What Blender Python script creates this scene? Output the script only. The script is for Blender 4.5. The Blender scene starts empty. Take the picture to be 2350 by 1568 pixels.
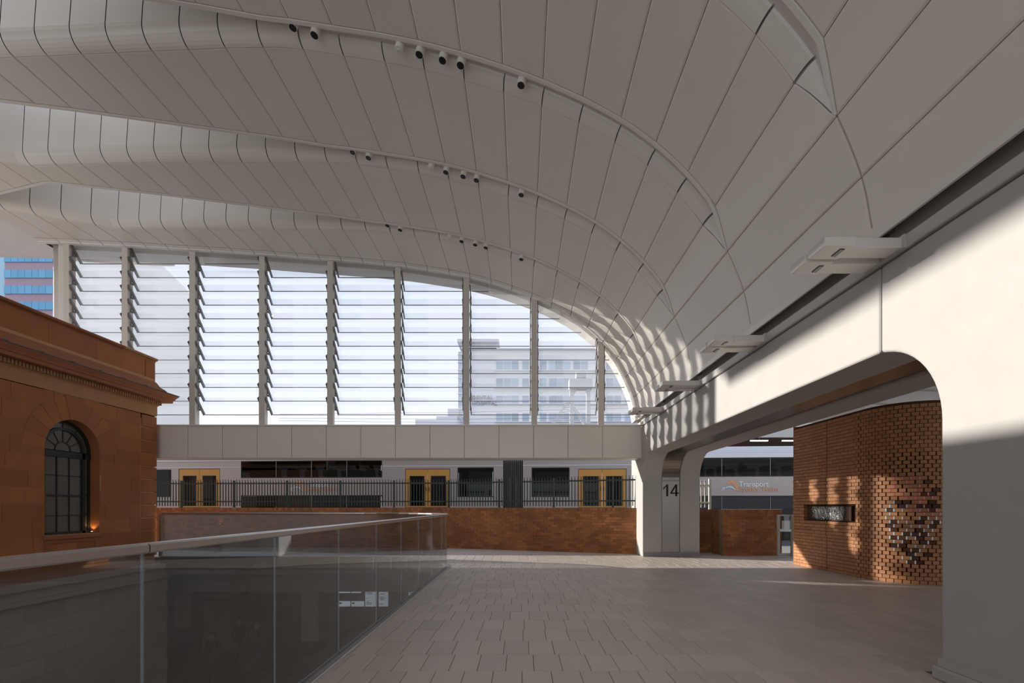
import bpy, bmesh, math, random
from mathutils import Vector, Matrix
from math import sin, cos, pi, sqrt, atan2, radians

random.seed(7)
S = bpy.context.scene
COL = S.collection
F = 1130.0            # focal length in pixels of the 2350 px wide frame
U0, V0 = 1197.0, 1163.0
HE = 1.45             # eye height

# ------------------------------------------------------------------ camera
cam = bpy.data.cameras.new('camera')
cam.sensor_width = 36.0
cam.lens = F / 2350.0 * 36.0
cam.shift_x = (1175.0 - U0) / 2350.0
cam.shift_y = (V0 - 784.0) / 2350.0
cam.clip_start = 0.05
cam.clip_end = 600
cam_ob = bpy.data.objects.new('camera', cam)
cam_ob.location = (0, 0, HE)
cam_ob.rotation_euler = (pi / 2, 0, 0)
COL.objects.link(cam_ob)
S.camera = cam_ob

# ------------------------------------------------------------------ world, sun, exposure
wd = bpy.data.worlds.new('world')
S.world = wd
wd.use_nodes = True
nt = wd.node_tree
nt.nodes.clear()
tc = nt.nodes.new('ShaderNodeTexCoord')
sep = nt.nodes.new('ShaderNodeSeparateXYZ')
ramp = nt.nodes.new('ShaderNodeValToRGB')
ramp.color_ramp.elements[0].position = 0.0
ramp.color_ramp.elements[0].color = (0.90, 0.935, 1.0, 1)
ramp.color_ramp.elements[1].position = 0.75
ramp.color_ramp.elements[1].color = (0.60, 0.70, 0.90, 1)
bg = nt.nodes.new('ShaderNodeBackground')
bg.inputs['Strength'].default_value = 1.24
wo = nt.nodes.new('ShaderNodeOutputWorld')
nt.links.new(tc.outputs['Generated'], sep.inputs[0])
nt.links.new(sep.outputs['Z'], ramp.inputs[0])
nt.links.new(ramp.outputs[0], bg.inputs['Color'])
nt.links.new(bg.outputs[0], wo.inputs[0])

SUN = Vector((1.0, -0.326, -0.264)).normalized()     # direction the light travels
sl = bpy.data.lights.new('sun', 'SUN')
sl.energy = 6.3
sl.angle = radians(0.6)
sl.color = (1.0, 0.955, 0.90)
so = bpy.data.objects.new('sun', sl)
so.rotation_euler = SUN.to_track_quat('-Z', 'Y').to_euler()
so.location = (-30, 20, 20)
COL.objects.link(so)

S.view_settings.view_transform = 'Standard'
S.view_settings.look = 'None'
S.view_settings.exposure = 0.0
S.view_settings.gamma = 1.0
S.view_settings.use_curve_mapping = False

# ------------------------------------------------------------------ helpers
def W(u, v, d):
    return Vector(((u - U0) / F * d, d, HE - (v - V0) / F * d))

def wloc(o):
    l = Vector((0, 0, 0))
    while o is not None:
        l = l + Vector(o.location)
        o = o.parent
    return l

def tag(o, label=None, cat=None, group=None, kind=None):
    if label: o['label'] = label
    if cat: o['category'] = cat
    if group: o['group'] = group
    if kind: o['kind'] = kind
    return o

def empty(name, loc=(0, 0, 0), label=None, cat=None, group=None, kind=None, rz=0, parent=None):
    o = bpy.data.objects.new(name, None)
    o.empty_display_size = 0.2
    o.location = loc
    o.rotation_euler = (0, 0, rz)
    COL.objects.link(o)
    if parent: o.parent = parent
    return tag(o, label, cat, group, kind)

def link(name, me, parent=None, loc=(0, 0, 0), rot=None):
    o = bpy.data.objects.new(name, me)
    o.location = loc
    if rot: o.rotation_euler = rot
    if parent: o.parent = parent
    COL.objects.link(o)
    return o

class MB:
    def __init__(s):
        s.v = []; s.f = []; s.m = []; s.cur = 0
    def add(s, verts, faces):
        b = len(s.v)
        s.v.extend([tuple(p) for p in verts])
        for f in faces:
            s.f.append(tuple(b + i for i in f)); s.m.append(s.cur)
        return s
    def box(s, x0, x1, y0, y1, z0, z1):
        if x0 > x1: x0, x1 = x1, x0
        if y0 > y1: y0, y1 = y1, y0
        if z0 > z1: z0, z1 = z1, z0
        v = [(x0, y0, z0), (x1, y0, z0), (x1, y1, z0), (x0, y1, z0), (x0, y0, z1), (x1, y0, z1), (x1, y1, z1), (x0, y1, z1)]
        return s.add(v, [(0, 3, 2, 1), (4, 5, 6, 7), (0, 1, 5, 4), (1, 2, 6, 5), (2, 3, 7, 6), (3, 0, 4, 7)])
    def obox(s, o, ax, ay, az):
        """oriented box: centre o, half axes ax ay az (vectors)"""
        o, ax, ay, az = Vector(o), Vector(ax), Vector(ay), Vector(az)
        v = []
        for k in (-1, 1):
            for (i, j) in ((-1, -1), (1, -1), (1, 1), (-1, 1)):
                v.append(o + ax * i + ay * j + az * k)
        return s.add(v, [(0, 3, 2, 1), (4, 5, 6, 7), (0, 1, 5, 4), (1, 2, 6, 5), (2, 3, 7, 6), (3, 0, 4, 7)])
    def bar(s, p, q, w, h=None):
        p, q = Vector(p), Vector(q)
        h = h or w
        d = (q - p); L = d.length; d.normalize()
        up = Vector((0, 0, 1)) if abs(d.z) < .95 else Vector((0, 1, 0))
        a = d.cross(up).normalized(); b = a.cross(d)
        return s.obox((p + q) / 2, d * L / 2, a * w / 2, b * h / 2)
    def prism(s, poly, axis, a, b):
        """extrude 2-D polygon along axis ('x': poly=(y,z); 'y': poly=(x,z); 'z': poly=(x,y))"""
        n = len(poly)
        def P(p, t):
            if axis == 'x': return (t, p[0], p[1])
            if axis == 'y': return (p[0], t, p[1])
            return (p[0], p[1], t)
        v = [P(p, a) for p in poly] + [P(p, b) for p in poly]
        f = [tuple(range(n)), tuple(range(2 * n - 1, n - 1, -1))]
        for i in range(n):
            j = (i + 1) % n
            f.append((i, i + n, j + n, j))
        return s.add(v, f)
    def tube(s, pts, r, n=8, cap=True):
        pts = [Vector(p) for p in pts]
        rs = r if isinstance(r, (list, tuple)) else [r] * len(pts)
        rings = []
        prev = None
        for i, p in enumerate(pts):
            if i == 0: d = pts[1] - pts[0]
            elif i == len(pts) - 1: d = pts[-1] - pts[-2]
            else: d = (pts[i + 1] - pts[i]).normalized() + (pts[i] - pts[i - 1]).normalized()
            if d.length < 1e-9: d = Vector((0, 0, 1))
            d.normalize()
            if prev is None:
                up = Vector((0, 0, 1)) if abs(d.z) < .9 else Vector((0, 1, 0))
                a = d.cross(up).normalized()
            else:
                a = (prev - d * prev.dot(d))
                if a.length < 1e-6: a = d.orthogonal()
                a.normalize()
            prev = a
            b = d.cross(a)
            rings.append([p + (a * cos(2 * pi * k / n) + b * sin(2 * pi * k / n)) * rs[i] for k in range(n)])
        v = [q for r_ in rings for q in r_]
        f = []
        for i in range(len(pts) - 1):
            for k in range(n):
                k2 = (k + 1) % n
                f.append((i * n + k, i * n + k2, (i + 1) * n + k2, (i + 1) * n + k))
        if cap:
            f.append(tuple(range(n - 1, -1, -1)))
            f.append(tuple(range((len(pts) - 1) * n, len(pts) * n)))
        return s.add(v, f)
    def grid(s, rows):
        """rows: list of lists of points"""
        n = len(rows[0])
        v = [p for r in rows for p in r]
        f = []
        for i in range(len(rows) - 1):
            for j in range(n - 1):
                f.append((i * n + j, i * n + j + 1, (i + 1) * n + j + 1, (i + 1) * n + j))
        return s.add(v, f)
    def mesh(s, name, mats, off=(0, 0, 0), fix=True, smooth=False):
        me = bpy.data.meshes.new(name)
        me.from_pydata([(p[0] - off[0], p[1] - off[1], p[2] - off[2]) for p in s.v], [], s.f)
        if not isinstance(mats, (list, tuple)): mats = [mats]
        for m in mats: me.materials.append(m)
        for p, mi in zip(me.polygons, s.m): p.material_index = mi
        if fix:
            bm = bmesh.new(); bm.from_mesh(me)
            bmesh.ops.recalc_face_normals(bm, faces=bm.faces)
            bm.to_mesh(me); bm.free()
        if smooth:
            me.shade_smooth()
        me.update()
        return me
    def build(s, name, mats, parent=None, smooth=False, local=False, fix=True):
        """vertices are in world space (parent translation removed) unless local"""
        off = (0, 0, 0) if (local or parent is None) else wloc(parent)
        c = None
        if not local:
            # put the origin of the object at its centre
            xs = [p[0] for p in s.v]; ys = [p[1] for p in s.v]; zs = [p[2] for p in s.v]
            c = Vector(((min(xs) + max(xs)) / 2, (min(ys) + max(ys)) / 2, min(zs)))
        else:
            c = Vector((0, 0, 0))
        me = s.mesh(name, mats, c, fix=fix, smooth=smooth)
        return link(name, me, parent, c - Vector(off))

def bevel(o, w=.01, seg=2, ang=40):
    b = o.modifiers.new('bevel', 'BEVEL')
    b.width = w; b.segments = seg; b.limit_method = 'ANGLE'; b.angle_limit = radians(ang)
    return o

def text_mesh(body, size, mat, depth=.004, align='CENTER', spacing=1.0, offset=0.0):
    cu = bpy.data.curves.new('lettering', 'FONT')
    cu.body = body; cu.size = size; cu.extrude = depth
    cu.align_x = align; cu.align_y = 'CENTER'; cu.space_character = spacing; cu.offset = offset
    cu.resolution_u = 4
    ob = bpy.data.objects.new('lettering', cu)
    COL.objects.link(ob)
    dg = bpy.context.evaluated_depsgraph_get()
    me = bpy.data.meshes.new_from_object(ob.evaluated_get(dg))
    bpy.data.objects.remove(ob)
    bpy.data.curves.remove(cu)
    me.materials.clear(); me.materials.append(mat)
    return me

# ------------------------------------------------------------------ materials
def mat(name, col, rough=.6, metal=0, var=0, nscale=3.0, namt=.12, bump=0, bscale=40, spec=.5, stain=0, sscale=.7, scol=None, aniso=None, alpha_obj=False):
    m = bpy.data.materials.new(name); m.use_nodes = True
    t = m.node_tree; N = t.nodes; L = t.links
    b = N['Principled BSDF']
    b.inputs['Base Color'].default_value = (*col, 1)
    b.inputs['Roughness'].default_value = rough
    b.inputs['Metallic'].default_value = metal
    b.inputs['Specular IOR Level'].default_value = spec
    geo = N.new('ShaderNodeNewGeometry')
    last = None
    def hsv(fac_socket, lo, hi, prev):
        mr = N.new('ShaderNodeMapRange')
        mr.inputs['To Min'].default_value = lo; mr.inputs['To Max'].default_value = hi
        L.new(fac_socket, mr.inputs['Value'])
        mx = N.new('ShaderNodeMix'); mx.data_type = 'RGBA'; mx.blend_type = 'MULTIPLY'
        mx.inputs['Factor'].default_value = 1
        if prev is None: mx.inputs['A'].default_value = (*col, 1)
        else: L.new(prev, mx.inputs['A'])
        cb = N.new('ShaderNodeCombineColor')
        for k in range(3): L.new(mr.outputs[0], cb.inputs[k])
        L.new(cb.outputs[0], mx.inputs['B'])
        return mx.outputs['Result']
    def noise(scale, det=4, vec=None):
        n = N.new('ShaderNodeTexNoise'); n.inputs['Scale'].default_value = scale; n.inputs['Detail'].default_value = det
        L.new(vec or geo.outputs['Position'], n.inputs['Vector'])
        return n.outputs['Fac']
    if namt:
        last = hsv(noise(nscale), 1 - namt, 1 + namt, last)
    if var:
        oi = N.new('ShaderNodeObjectInfo')
        ad = N.new('ShaderNodeMath'); ad.operation = 'ADD'
        L.new(oi.outputs['Random'], ad.inputs[0]); L.new(geo.outputs['Random Per Island'], ad.inputs[1])
        fr = N.new('ShaderNodeMath'); fr.operation = 'FRACT'; L.new(ad.outputs[0], fr.inputs[0])
        last = hsv(fr.outputs[0], 1 - var, 1 + var, last)
    if stain:
        mr = N.new('ShaderNodeMapRange'); mr.inputs['From Min'].default_value = .42; mr.inputs['From Max'].default_value = .68
        mr.inputs['To Max'].default_value = stain
        L.new(noise(sscale, 6), mr.inputs['Value'])
        mx = N.new('ShaderNodeMix'); mx.data_type = 'RGBA'
        L.new(mr.outputs[0], mx.inputs['Factor'])
        if last: L.new(last, mx.inputs['A'])
        else: mx.inputs['A'].default_value = (*col, 1)
        sc_ = scol or tuple(c * .6 for c in col)
        mx.inputs['B'].default_value = (*sc_, 1)
        last = mx.outputs['Result']
    if last: L.new(last, b.inputs['Base Color'])
    if bump:
        bp = N.new('ShaderNodeBump'); bp.inputs['Strength'].default_value = bump; bp.inputs['Distance'].default_value = .01
        L.new(noise(bscale, 5), bp.inputs['Height']); L.new(bp.outputs[0], b.inputs['Normal'])
    return m

def glass(name, tint, rough=.0, ior=1.5, gcol=(1, 1, 1), boost=1.0, haze=0.0):
    m = bpy.data.materials.new(name); m.use_nodes = True
    t = m.node_tree; N = t.nodes; L = t.links
    N.clear()
    out = N.new('ShaderNodeOutputMaterial')
    tr = N.new('ShaderNodeBsdfTransparent'); tr.inputs[0].default_value = (*tint, 1)
    gl = N.new('ShaderNodeBsdfGlossy'); gl.inputs[0].default_value = (*gcol, 1); gl.inputs['Roughness'].default_value = rough
    lw = N.new('ShaderNodeLayerWeight'); lw.inputs[0].default_value = .5
    pw = N.new('ShaderNodeMath'); pw.operation = 'POWER'; pw.inputs[1].default_value = 5.0
    mu = N.new('ShaderNodeMath'); mu.operation = 'MULTIPLY_ADD'; mu.use_clamp = True
    f0 = ((ior - 1) / (ior + 1)) ** 2 * boost
    mu.inputs[1].default_value = 1 - f0; mu.inputs[2].default_value = f0
    L.new(lw.outputs['Facing'], pw.inputs[0])
    mx = N.new('ShaderNodeMixShader')
    L.new(pw.outputs[0], mu.inputs[0]); L.new(mu.outputs[0], mx.inputs[0])
    base = tr.outputs[0]
    if haze:
        tl = N.new('ShaderNodeBsdfTranslucent'); tl.inputs[0].default_value = (1, 1, 1, 1)
        mh = N.new('ShaderNodeMixShader'); mh.inputs[0].default_value = haze
        L.new(tr.outputs[0], mh.inputs[1]); L.new(tl.outputs[0], mh.inputs[2]); base = mh.outputs[0]
    L.new(base, mx.inputs[1]); L.new(gl.outputs[0], mx.inputs[2]); L.new(mx.outputs[0], out.inputs[0])
    return m

def emit(name, col, st):
    m = bpy.data.materials.new(name); m.use_nodes = True
    b = m.node_tree.nodes['Principled BSDF']
    b.inputs['Base Color'].default_value = (*col, 1)
    b.inputs['Emission Color'].default_value = (*col, 1); b.inputs['Emission Strength'].default_value = st
    return m

def perforated(name, col, rough):
    """enamelled acoustic panel: very fine rows of holes as relief in the coat"""
    m = mat(name, col, rough, namt=.03, nscale=1.2, var=.018)
    t = m.node_tree; N = t.nodes; L = t.links
    b = N['Principled BSDF']
    tcn = N.new('ShaderNodeTexCoord')
    w = N.new('ShaderNodeTexWave'); w.wave_type = 'BANDS'; w.bands_direction = 'Y'
    w.inputs['Scale'].default_value = 16.0; w.inputs['Distortion'].default_value = 0
    L.new(tcn.outputs['Object'], w.inputs['Vector'])
    bp = N.new('ShaderNodeBump'); bp.inputs['Strength'].default_value = .12; bp.inputs['Distance'].default_value = .003
    L.new(w.outputs['Fac'], bp.inputs['Height']); L.new(bp.outputs[0], b.inputs['Normal'])
    return m

M = {}
M['panel'] = perforated('vault panel enamel', (.74, .68, .595), .38)
M['riser'] = mat('white gloss enamel', (.77, .725, .66), .22, namt=.03, nscale=1, var=.015)
M['trim'] = mat('white trim enamel', (.76, .715, .65), .3, namt=.02)
M['backing'] = mat('dark backing', (.26, .24, .22), .8, namt=.05)
M['concrete'] = mat('pale concrete', (.455, .435, .405), .75, namt=.06, nscale=5, bump=.05, bscale=60, stain=.12, sscale=1.1, scol=(.41, .385, .35))
M['concrete_dark'] = mat('plinth concrete', (.30, .29, .28), .8, namt=.1)
M['steel'] = mat('brushed steel', (.27, .245, .22), .30, metal=1, namt=.06, nscale=20)
M['steel_rail'] = mat('satin steel rail', (.62, .60, .58), .32, metal=1, namt=.03)
M['grey_metal'] = mat('grey coated metal', (.50, .475, .44), .45, namt=.03)
M['fixture'] = mat('fixture enamel', (.66, .63, .59), .4, namt=.02)
M['tile'] = mat('granite paver', (.55, .475, .405), .5, var=.07, namt=.06, nscale=2.2, bump=.12, bscale=120, stain=.2, sscale=.5, scol=(.48, .41, .35))
M['mortar'] = mat('paver joint', (.16, .145, .13), .9, namt=.1)
M['slab'] = mat('slab edge', (.50, .48, .46), .7, namt=.05)
M['stone'] = mat('sandstone', (.34, .118, .036), .85, var=.13, namt=.16, nscale=1.6, bump=.15, bscale=30, stain=.35, sscale=.9, scol=(.24, .088, .032))
M['stone_trim'] = mat('sandstone moulding', (.31, .112, .042), .85, var=.08, namt=.14, nscale=2.2, bump=.1, bscale=35, stain=.3, sscale=1.3, scol=(.20, .08, .035))
M['stone_pale'] = mat('pale sandstone', (.40, .20, .085), .85, var=.1, namt=.12, nscale=3, bump=.1)
M['stone_grey'] = mat('cleaned sandstone', (.52, .42, .33), .85, var=.08, namt=.12, nscale=1.5, bump=.1)
M['joint_pale'] = mat('pale lime joint', (.48, .26, .12), .9, namt=.1)
M['lead'] = mat('lead flashing', (.13, .13, .14), .5, metal=.4, namt=.1)
M['brick_old'] = mat('old red brick', (.38, .145, .05), .9, var=.28, namt=.22, nscale=2.5, bump=.3, bscale=45, stain=.55, sscale=1.0, scol=(.16, .065, .024))
M['mortar_old'] = mat('old brick mortar', (.30, .19, .12), .95, namt=.3, nscale=2)
M['brick_new'] = mat('smooth brown brick', (.44, .195, .08), .6, var=.13, namt=.08, nscale=6, bump=.1, bscale=80)
M['brick_dark'] = mat('dark glazed brick', (.105, .05, .03), .6, var=.25, namt=.1, spec=.15)
M['brick_gap'] = mat('brick backing', (.10, .05, .03), .95, namt=.1)
M['insert_pink'] = mat('pink glazed insert', (.85, .20, .27), .3, namt=0)
M['insert_white'] = mat('white glazed insert', (.88, .89, .90), .3, namt=0)
M['insert_blue'] = mat('pale blue insert', (.60, .76, .84), .3, namt=0)
M['train_side'] = mat('stainless train side', (.40, .355, .335), .42, metal=.35, namt=.05, nscale=1.2)
M['train_roof'] = mat('train roof', (.52, .54, .58), .5, namt=.04)
M['train_white'] = mat('train cant rail', (.72, .70, .71), .45, namt=.03)
M['train_yellow'] = mat('yellow train door', (.56, .27, .05), .45, namt=.05)
M['black'] = mat('black rubber', (.015, .015, .016), .55, namt=0)
M['bellows'] = mat('bellows rubber', (.055, .053, .052), .6, namt=.05)
M['interior'] = mat('train interior', (.12, .115, .11), .8, namt=.05)
M['seat'] = mat('seat moquette', (.05, .07, .10), .9, namt=.1)
M['fence'] = mat('dark green fence paint', (.035, .05, .045), .5, namt=.1)
M['fence_white'] = mat('cream fence paint', (.62, .58, .46), .5, namt=.05)
M['ink'] = mat('black numerals', (.012, .012, .012), .5, namt=0)
M['white_paint'] = mat('white lettering', (.8, .8, .8), .5, namt=0)
M['orange_paint'] = mat('orange lettering', (.70, .33, .15), .5, namt=0)
M['skyblue_paint'] = mat('pale blue lettering', (.55, .68, .78), .5, namt=0)
M['window_green'] = mat('dark green joinery', (.012, .018, .016), .5, namt=.1)
M['frosted'] = mat('dusty window pane', (.14, .125, .115), .22, namt=.25, nscale=2)
M['tube_light'] = emit('lit tube', (1.0, .95, .85), 3.0)
M['warm_lamp'] = emit('warm uplight', (1.0, .6, .25), 6.0)
M['screen'] = emit('lit screen', (.75, .80, .86), .55)
M['aperture'] = mat('dark lamp aperture', (.02, .02, .02), .25, namt=0)
M['glass_rail'] = glass('balustrade glass', (.66, .69, .71), .0, 1.5, boost=1.6, haze=.035)
M['glass_blade'] = glass('louvre glass', (.975, .98, .985), .02, 1.45, haze=.06)
M['glass_train'] = glass('tinted train glass', (.085, .085, .088), .02, 1.5, boost=.5)
M['glass_gate'] = glass('gate glass', (.8, .82, .82), .0, 1.5)
M['fascia'] = mat('fascia enamel', (.82, .76, .69), .4, namt=.03, var=.015)
M['bracket'] = mat('louvre bracket', (.16, .14, .125), .5, namt=.05)
M['mullion'] = mat('mullion enamel', (.68, .63, .565), .45, namt=.03)
M['lower_wall'] = mat('concourse wall', (.22, .17, .15), .8, namt=.1)
M['lower_floor'] = mat('concourse terrazzo', (.13, .115, .105), .45, namt=.1)
M['dark_band'] = mat('dark column band', (.03, .03, .03), .5, namt=0)
M['tower_blue'] = mat('blue curtain glass', (.13, .36, .56), .35, namt=.05, nscale=.3, var=.08)
M['tower_pink'] = mat('pink spandrel', (.36, .25, .31), .6, namt=.05)
M['tower_pale'] = mat('pale blue glass', (.35, .55, .68), .35, namt=.05)
M['hospital'] = mat('pale render', (.90, .89, .89), .9, namt=.04, nscale=.4)
M['hospital_dark'] = mat('grey render', (.72, .72, .75), .9, namt=.05)
M['hospital_glass'] = mat('far window glass', (.50, .57, .66), .3, namt=.1, nscale=.4, var=.15)
M['letter_grey'] = mat('grey lettering', (.33, .35, .40), .6, namt=0)
M['cream'] = mat('cream cladding', (.90, .89, .86), .8, namt=.04, nscale=.5)
M['corrugated'] = mat('corrugated cladding', (.62, .56, .48), .7, namt=.04)
M['gantry'] = mat('galvanised gantry', (.66, .65, .64), .6, namt=.06)
M['wire'] = mat('cable', (.12, .12, .12), .6, namt=0)
M['asphalt'] = mat('ground', (.13, .125, .12), .9, namt=.15, nscale=.4)
M['strand'] = mat('silver strand', (.75, .74, .72), .3, metal=.8, namt=.05)
M['plaque'] = mat('dark plaque', (.05, .035, .03), .5, namt=.05)

# ------------------------------------------------------------------ vault profile
SEAMS_R = [(-3.353, 8.471), (-2.731, 8.375), (-2.096, 8.277), (-1.488, 8.157), (-.878, 7.999), (-.274, 7.809), (.308, 7.595), (.879, 7.341), (1.431, 7.044), (1.931, 6.689), (2.387, 6.267), (2.782, 5.776), (3.058, 5.243), (3.297, 4.650), (3.414, 4.054)]
LEFT = [(-18.3, 9.30), (-13.6, 9.18), (-10.93, 9.045), (-8.41, 8.89), (-4.6, 8.60), (-3.353, 8.471)]
def zleft(x):
    for (a, za), (b, zb) in zip(LEFT, LEFT[1:]):
        if x <= b:
            t = (x - a) / (b - a)
            return za + (zb - za) * t
    return LEFT[-1][1]
SEAMS = []
x = -3.353 - .63
while x > -18:
    SEAMS.append((x, zleft(x))); x -= .63
SEAMS = SEAMS[::-1] + SEAMS_R
NS = len(SEAMS)
I0 = NS - len(SEAMS_R)            # index of seam x=-3.353
INODE = NS - 3                    # index of the node seam x=3.058
def prof(t):
    """Catmull-Rom through the seams; t is a seam index (float)"""
    i = max(0, min(NS - 2, int(math.floor(t)))); f = t - i
    def p(k):
        if k < 0: return Vector(SEAMS[0]) * 2 - Vector(SEAMS[1])
        if k >= NS: return Vector(SEAMS[-1]) * 2 - Vector(SEAMS[-2])
        return Vector(SEAMS[k])
    a, b, c, d = p(i - 1), p(i), p(i + 1), p(i + 2)
    return .5 * ((2 * b) + (c - a) * f + (2 * a - 5 * b + 4 * c - d) * f * f + (3 * b - a - 3 * c + d) * f ** 3)
def pnorm(t):
    d = prof(min(t + .02, NS - 1)) - prof(max(t - .02, 0))
    n = Vector((-d.y, d.x))        # points up and outwards
    n.normalize()
    return n
def prof_x(x):
    lo, hi = 0.0, NS - 1.0
    for _ in range(40):
        m = (lo + hi) / 2
        if prof(m).x < x: lo = m
        else: hi = m
    return lo
def prof_z(x): return prof(prof_x(x)).y

BAY, PLEN, GAP = 2.535, 2.06, .475
YEND = 14.4
def N0(i): return 2.49 + BAY * i
def gap_edges(i, x):
    """near edge of module i and far edge of module i-1 (the two lips of gap i)"""
    n = N0(i); f = N0(i - 1) + PLEN
    mid = (n + f) / 2
    a, b = SEAMS[INODE - 1][0], SEAMS[INODE][0]
    if x > a:
        w = min(1, (x - a) / (b - a))
        n = n + (mid + .006 - n) * w; f = f + (mid - .006 - f) * w
    elif x < -3.7:
        e = -3.7 - max(x, -11.1)
        n += .125 * e; f -= .09 * e
        if x < -11.1:
            g = -11.1 - x
            n -= .30 * g; f += .33 * g
            if n < f + .012:
                m = (n + f) / 2; n = m + .006; f = m - .006
    return n, f
def near(i, x): return gap_edges(i, x)[0]
def far(i, x):
    if i == 4: return YEND - .22
    return gap_edges(i + 1, x)[1]
RF = .24
def rad(i, x):
    n, f = gap_edges(i, x)
    return max(0.0, min(RF, (n - f) * .50))
def hrad(i, x):
    """height of the fillet: full where the gap is an open skylight, shallow where a plate closes it"""
    r = rad(i, x)
    w = max(0.0, min(1.0, (-2.9 - x) / .7))
    return r * (w + (1 - w) * .42)

ceiling = empty('ceiling', (0, 7, 8), kind='structure')
def vault_panel(i, k, sub, name='vault_panel'):
    mb = MB()
    g = .004
    t0, t1 = k, k + 1
    L = (prof(t1) - prof(t0)).length
    e = g / L; c = .02 / L
    ts = [t0 + e, t0 + e + c] + [t0 + e + c + (1 - 2 * e - 2 * c) * j / sub for j in range(1, sub)] + [t1 - e - c, t1 - e]
    rows = []
    for a, t in enumerate(ts):
        p = prof(t); n = pnorm(t)
        edge_t = a == 0 or a == len(ts) - 1
        y0 = near(i, p.x) + g; y1 = far(i, p.x) - g
        row = []
        for b, y in enumerate((y0, y0, y0 + .02, y1 - .02, y1, y1)):
            h = .0
            if edge_t or b in (1, 4): h = .009
            if b in (0, 5): h = .06
            row.append((p.x + n.x * h, y, p.y + n.y * h))
        if a == 0 or a == len(ts) - 1:
            sk = [(p.x + n.x * .06, q[1], p.y + n.y * .06) for q in row]
            if a == 0: rows.append(sk); rows.append(row)
            else: rows.append(row); rows.append(sk)
        else:
            rows.append(row)
    mb.grid(rows)
    return mb.build(name, M['panel'], ceiling)

K_FIRST = 0
for i in (0, 1, 2, 3, 4):
    for k in range(NS - 1):
        if i == 0 and SEAMS[k][0] < -.5: continue
        if i == 1 and SEAMS[k][0] < -9.5: continue
        if i == 4 and SEAMS[k][0] < -14.3: continue
        vault_panel(i, k, 4 if k >= I0 - 1 else 2)

# backing sheet over each module keeps daylight out of the joints; tall upstands added to shade the gaps
def samples(t0, t1, n): return [t0 + (t1 - t0) * j / n for j in range(n + 1)]
for i in range(0, 5):
    mb = MB(); rows = []
    for t in samples(0, NS - 1, (NS - 1) * 2):
        p = prof(t); n = pnorm(t); x = p.x
        y0, y1 = near(i, x), far(i, x)
        h = .075
        up = 2.35 if x < -3.5 else .3
        a = (x + n.x * h, y0 + .03, p.y + n.y * h)
        b = (x + n.x * h, y1 - .03, p.y + n.y * h)
        rows.append([(x + n.x * up, y0 + .03, p.y + n.y * up), a, b, (x + n.x * up, y1 - .03, p.y + n.y * up)])
    mb.grid(rows); mb.build('backing_sheet', M['backing'], ceiling, fix=False)
# the vault behind the camera, out of the picture: one continuous shell with its gaps closed
mb = MB(); rows = []
for t in samples(0, NS - 1, (NS - 1)):
    p = prof(t); n = pnorm(t)
    rows.append([(p.x, -7.0, p.y), (p.x, N0(0) - .1, p.y)])
mb.grid(rows)
rows = [[(q[0], q[1], q[2] + .2) for q in r] for r in rows]
mb.grid(rows); mb.build('vault_shell', M['panel'], ceiling, fix=False)
mb = MB(); rows = []
for t in samples(0, I0 + 3, (I0 + 3)):
    p = prof(t)
    rows.append([(p.x, N0(0) - .1, p.y), (p.x, near(1, p.x) - .3, p.y)])
mb.grid(rows); mb.build('vault_shell', M['panel'], ceiling, fix=False)

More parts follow.
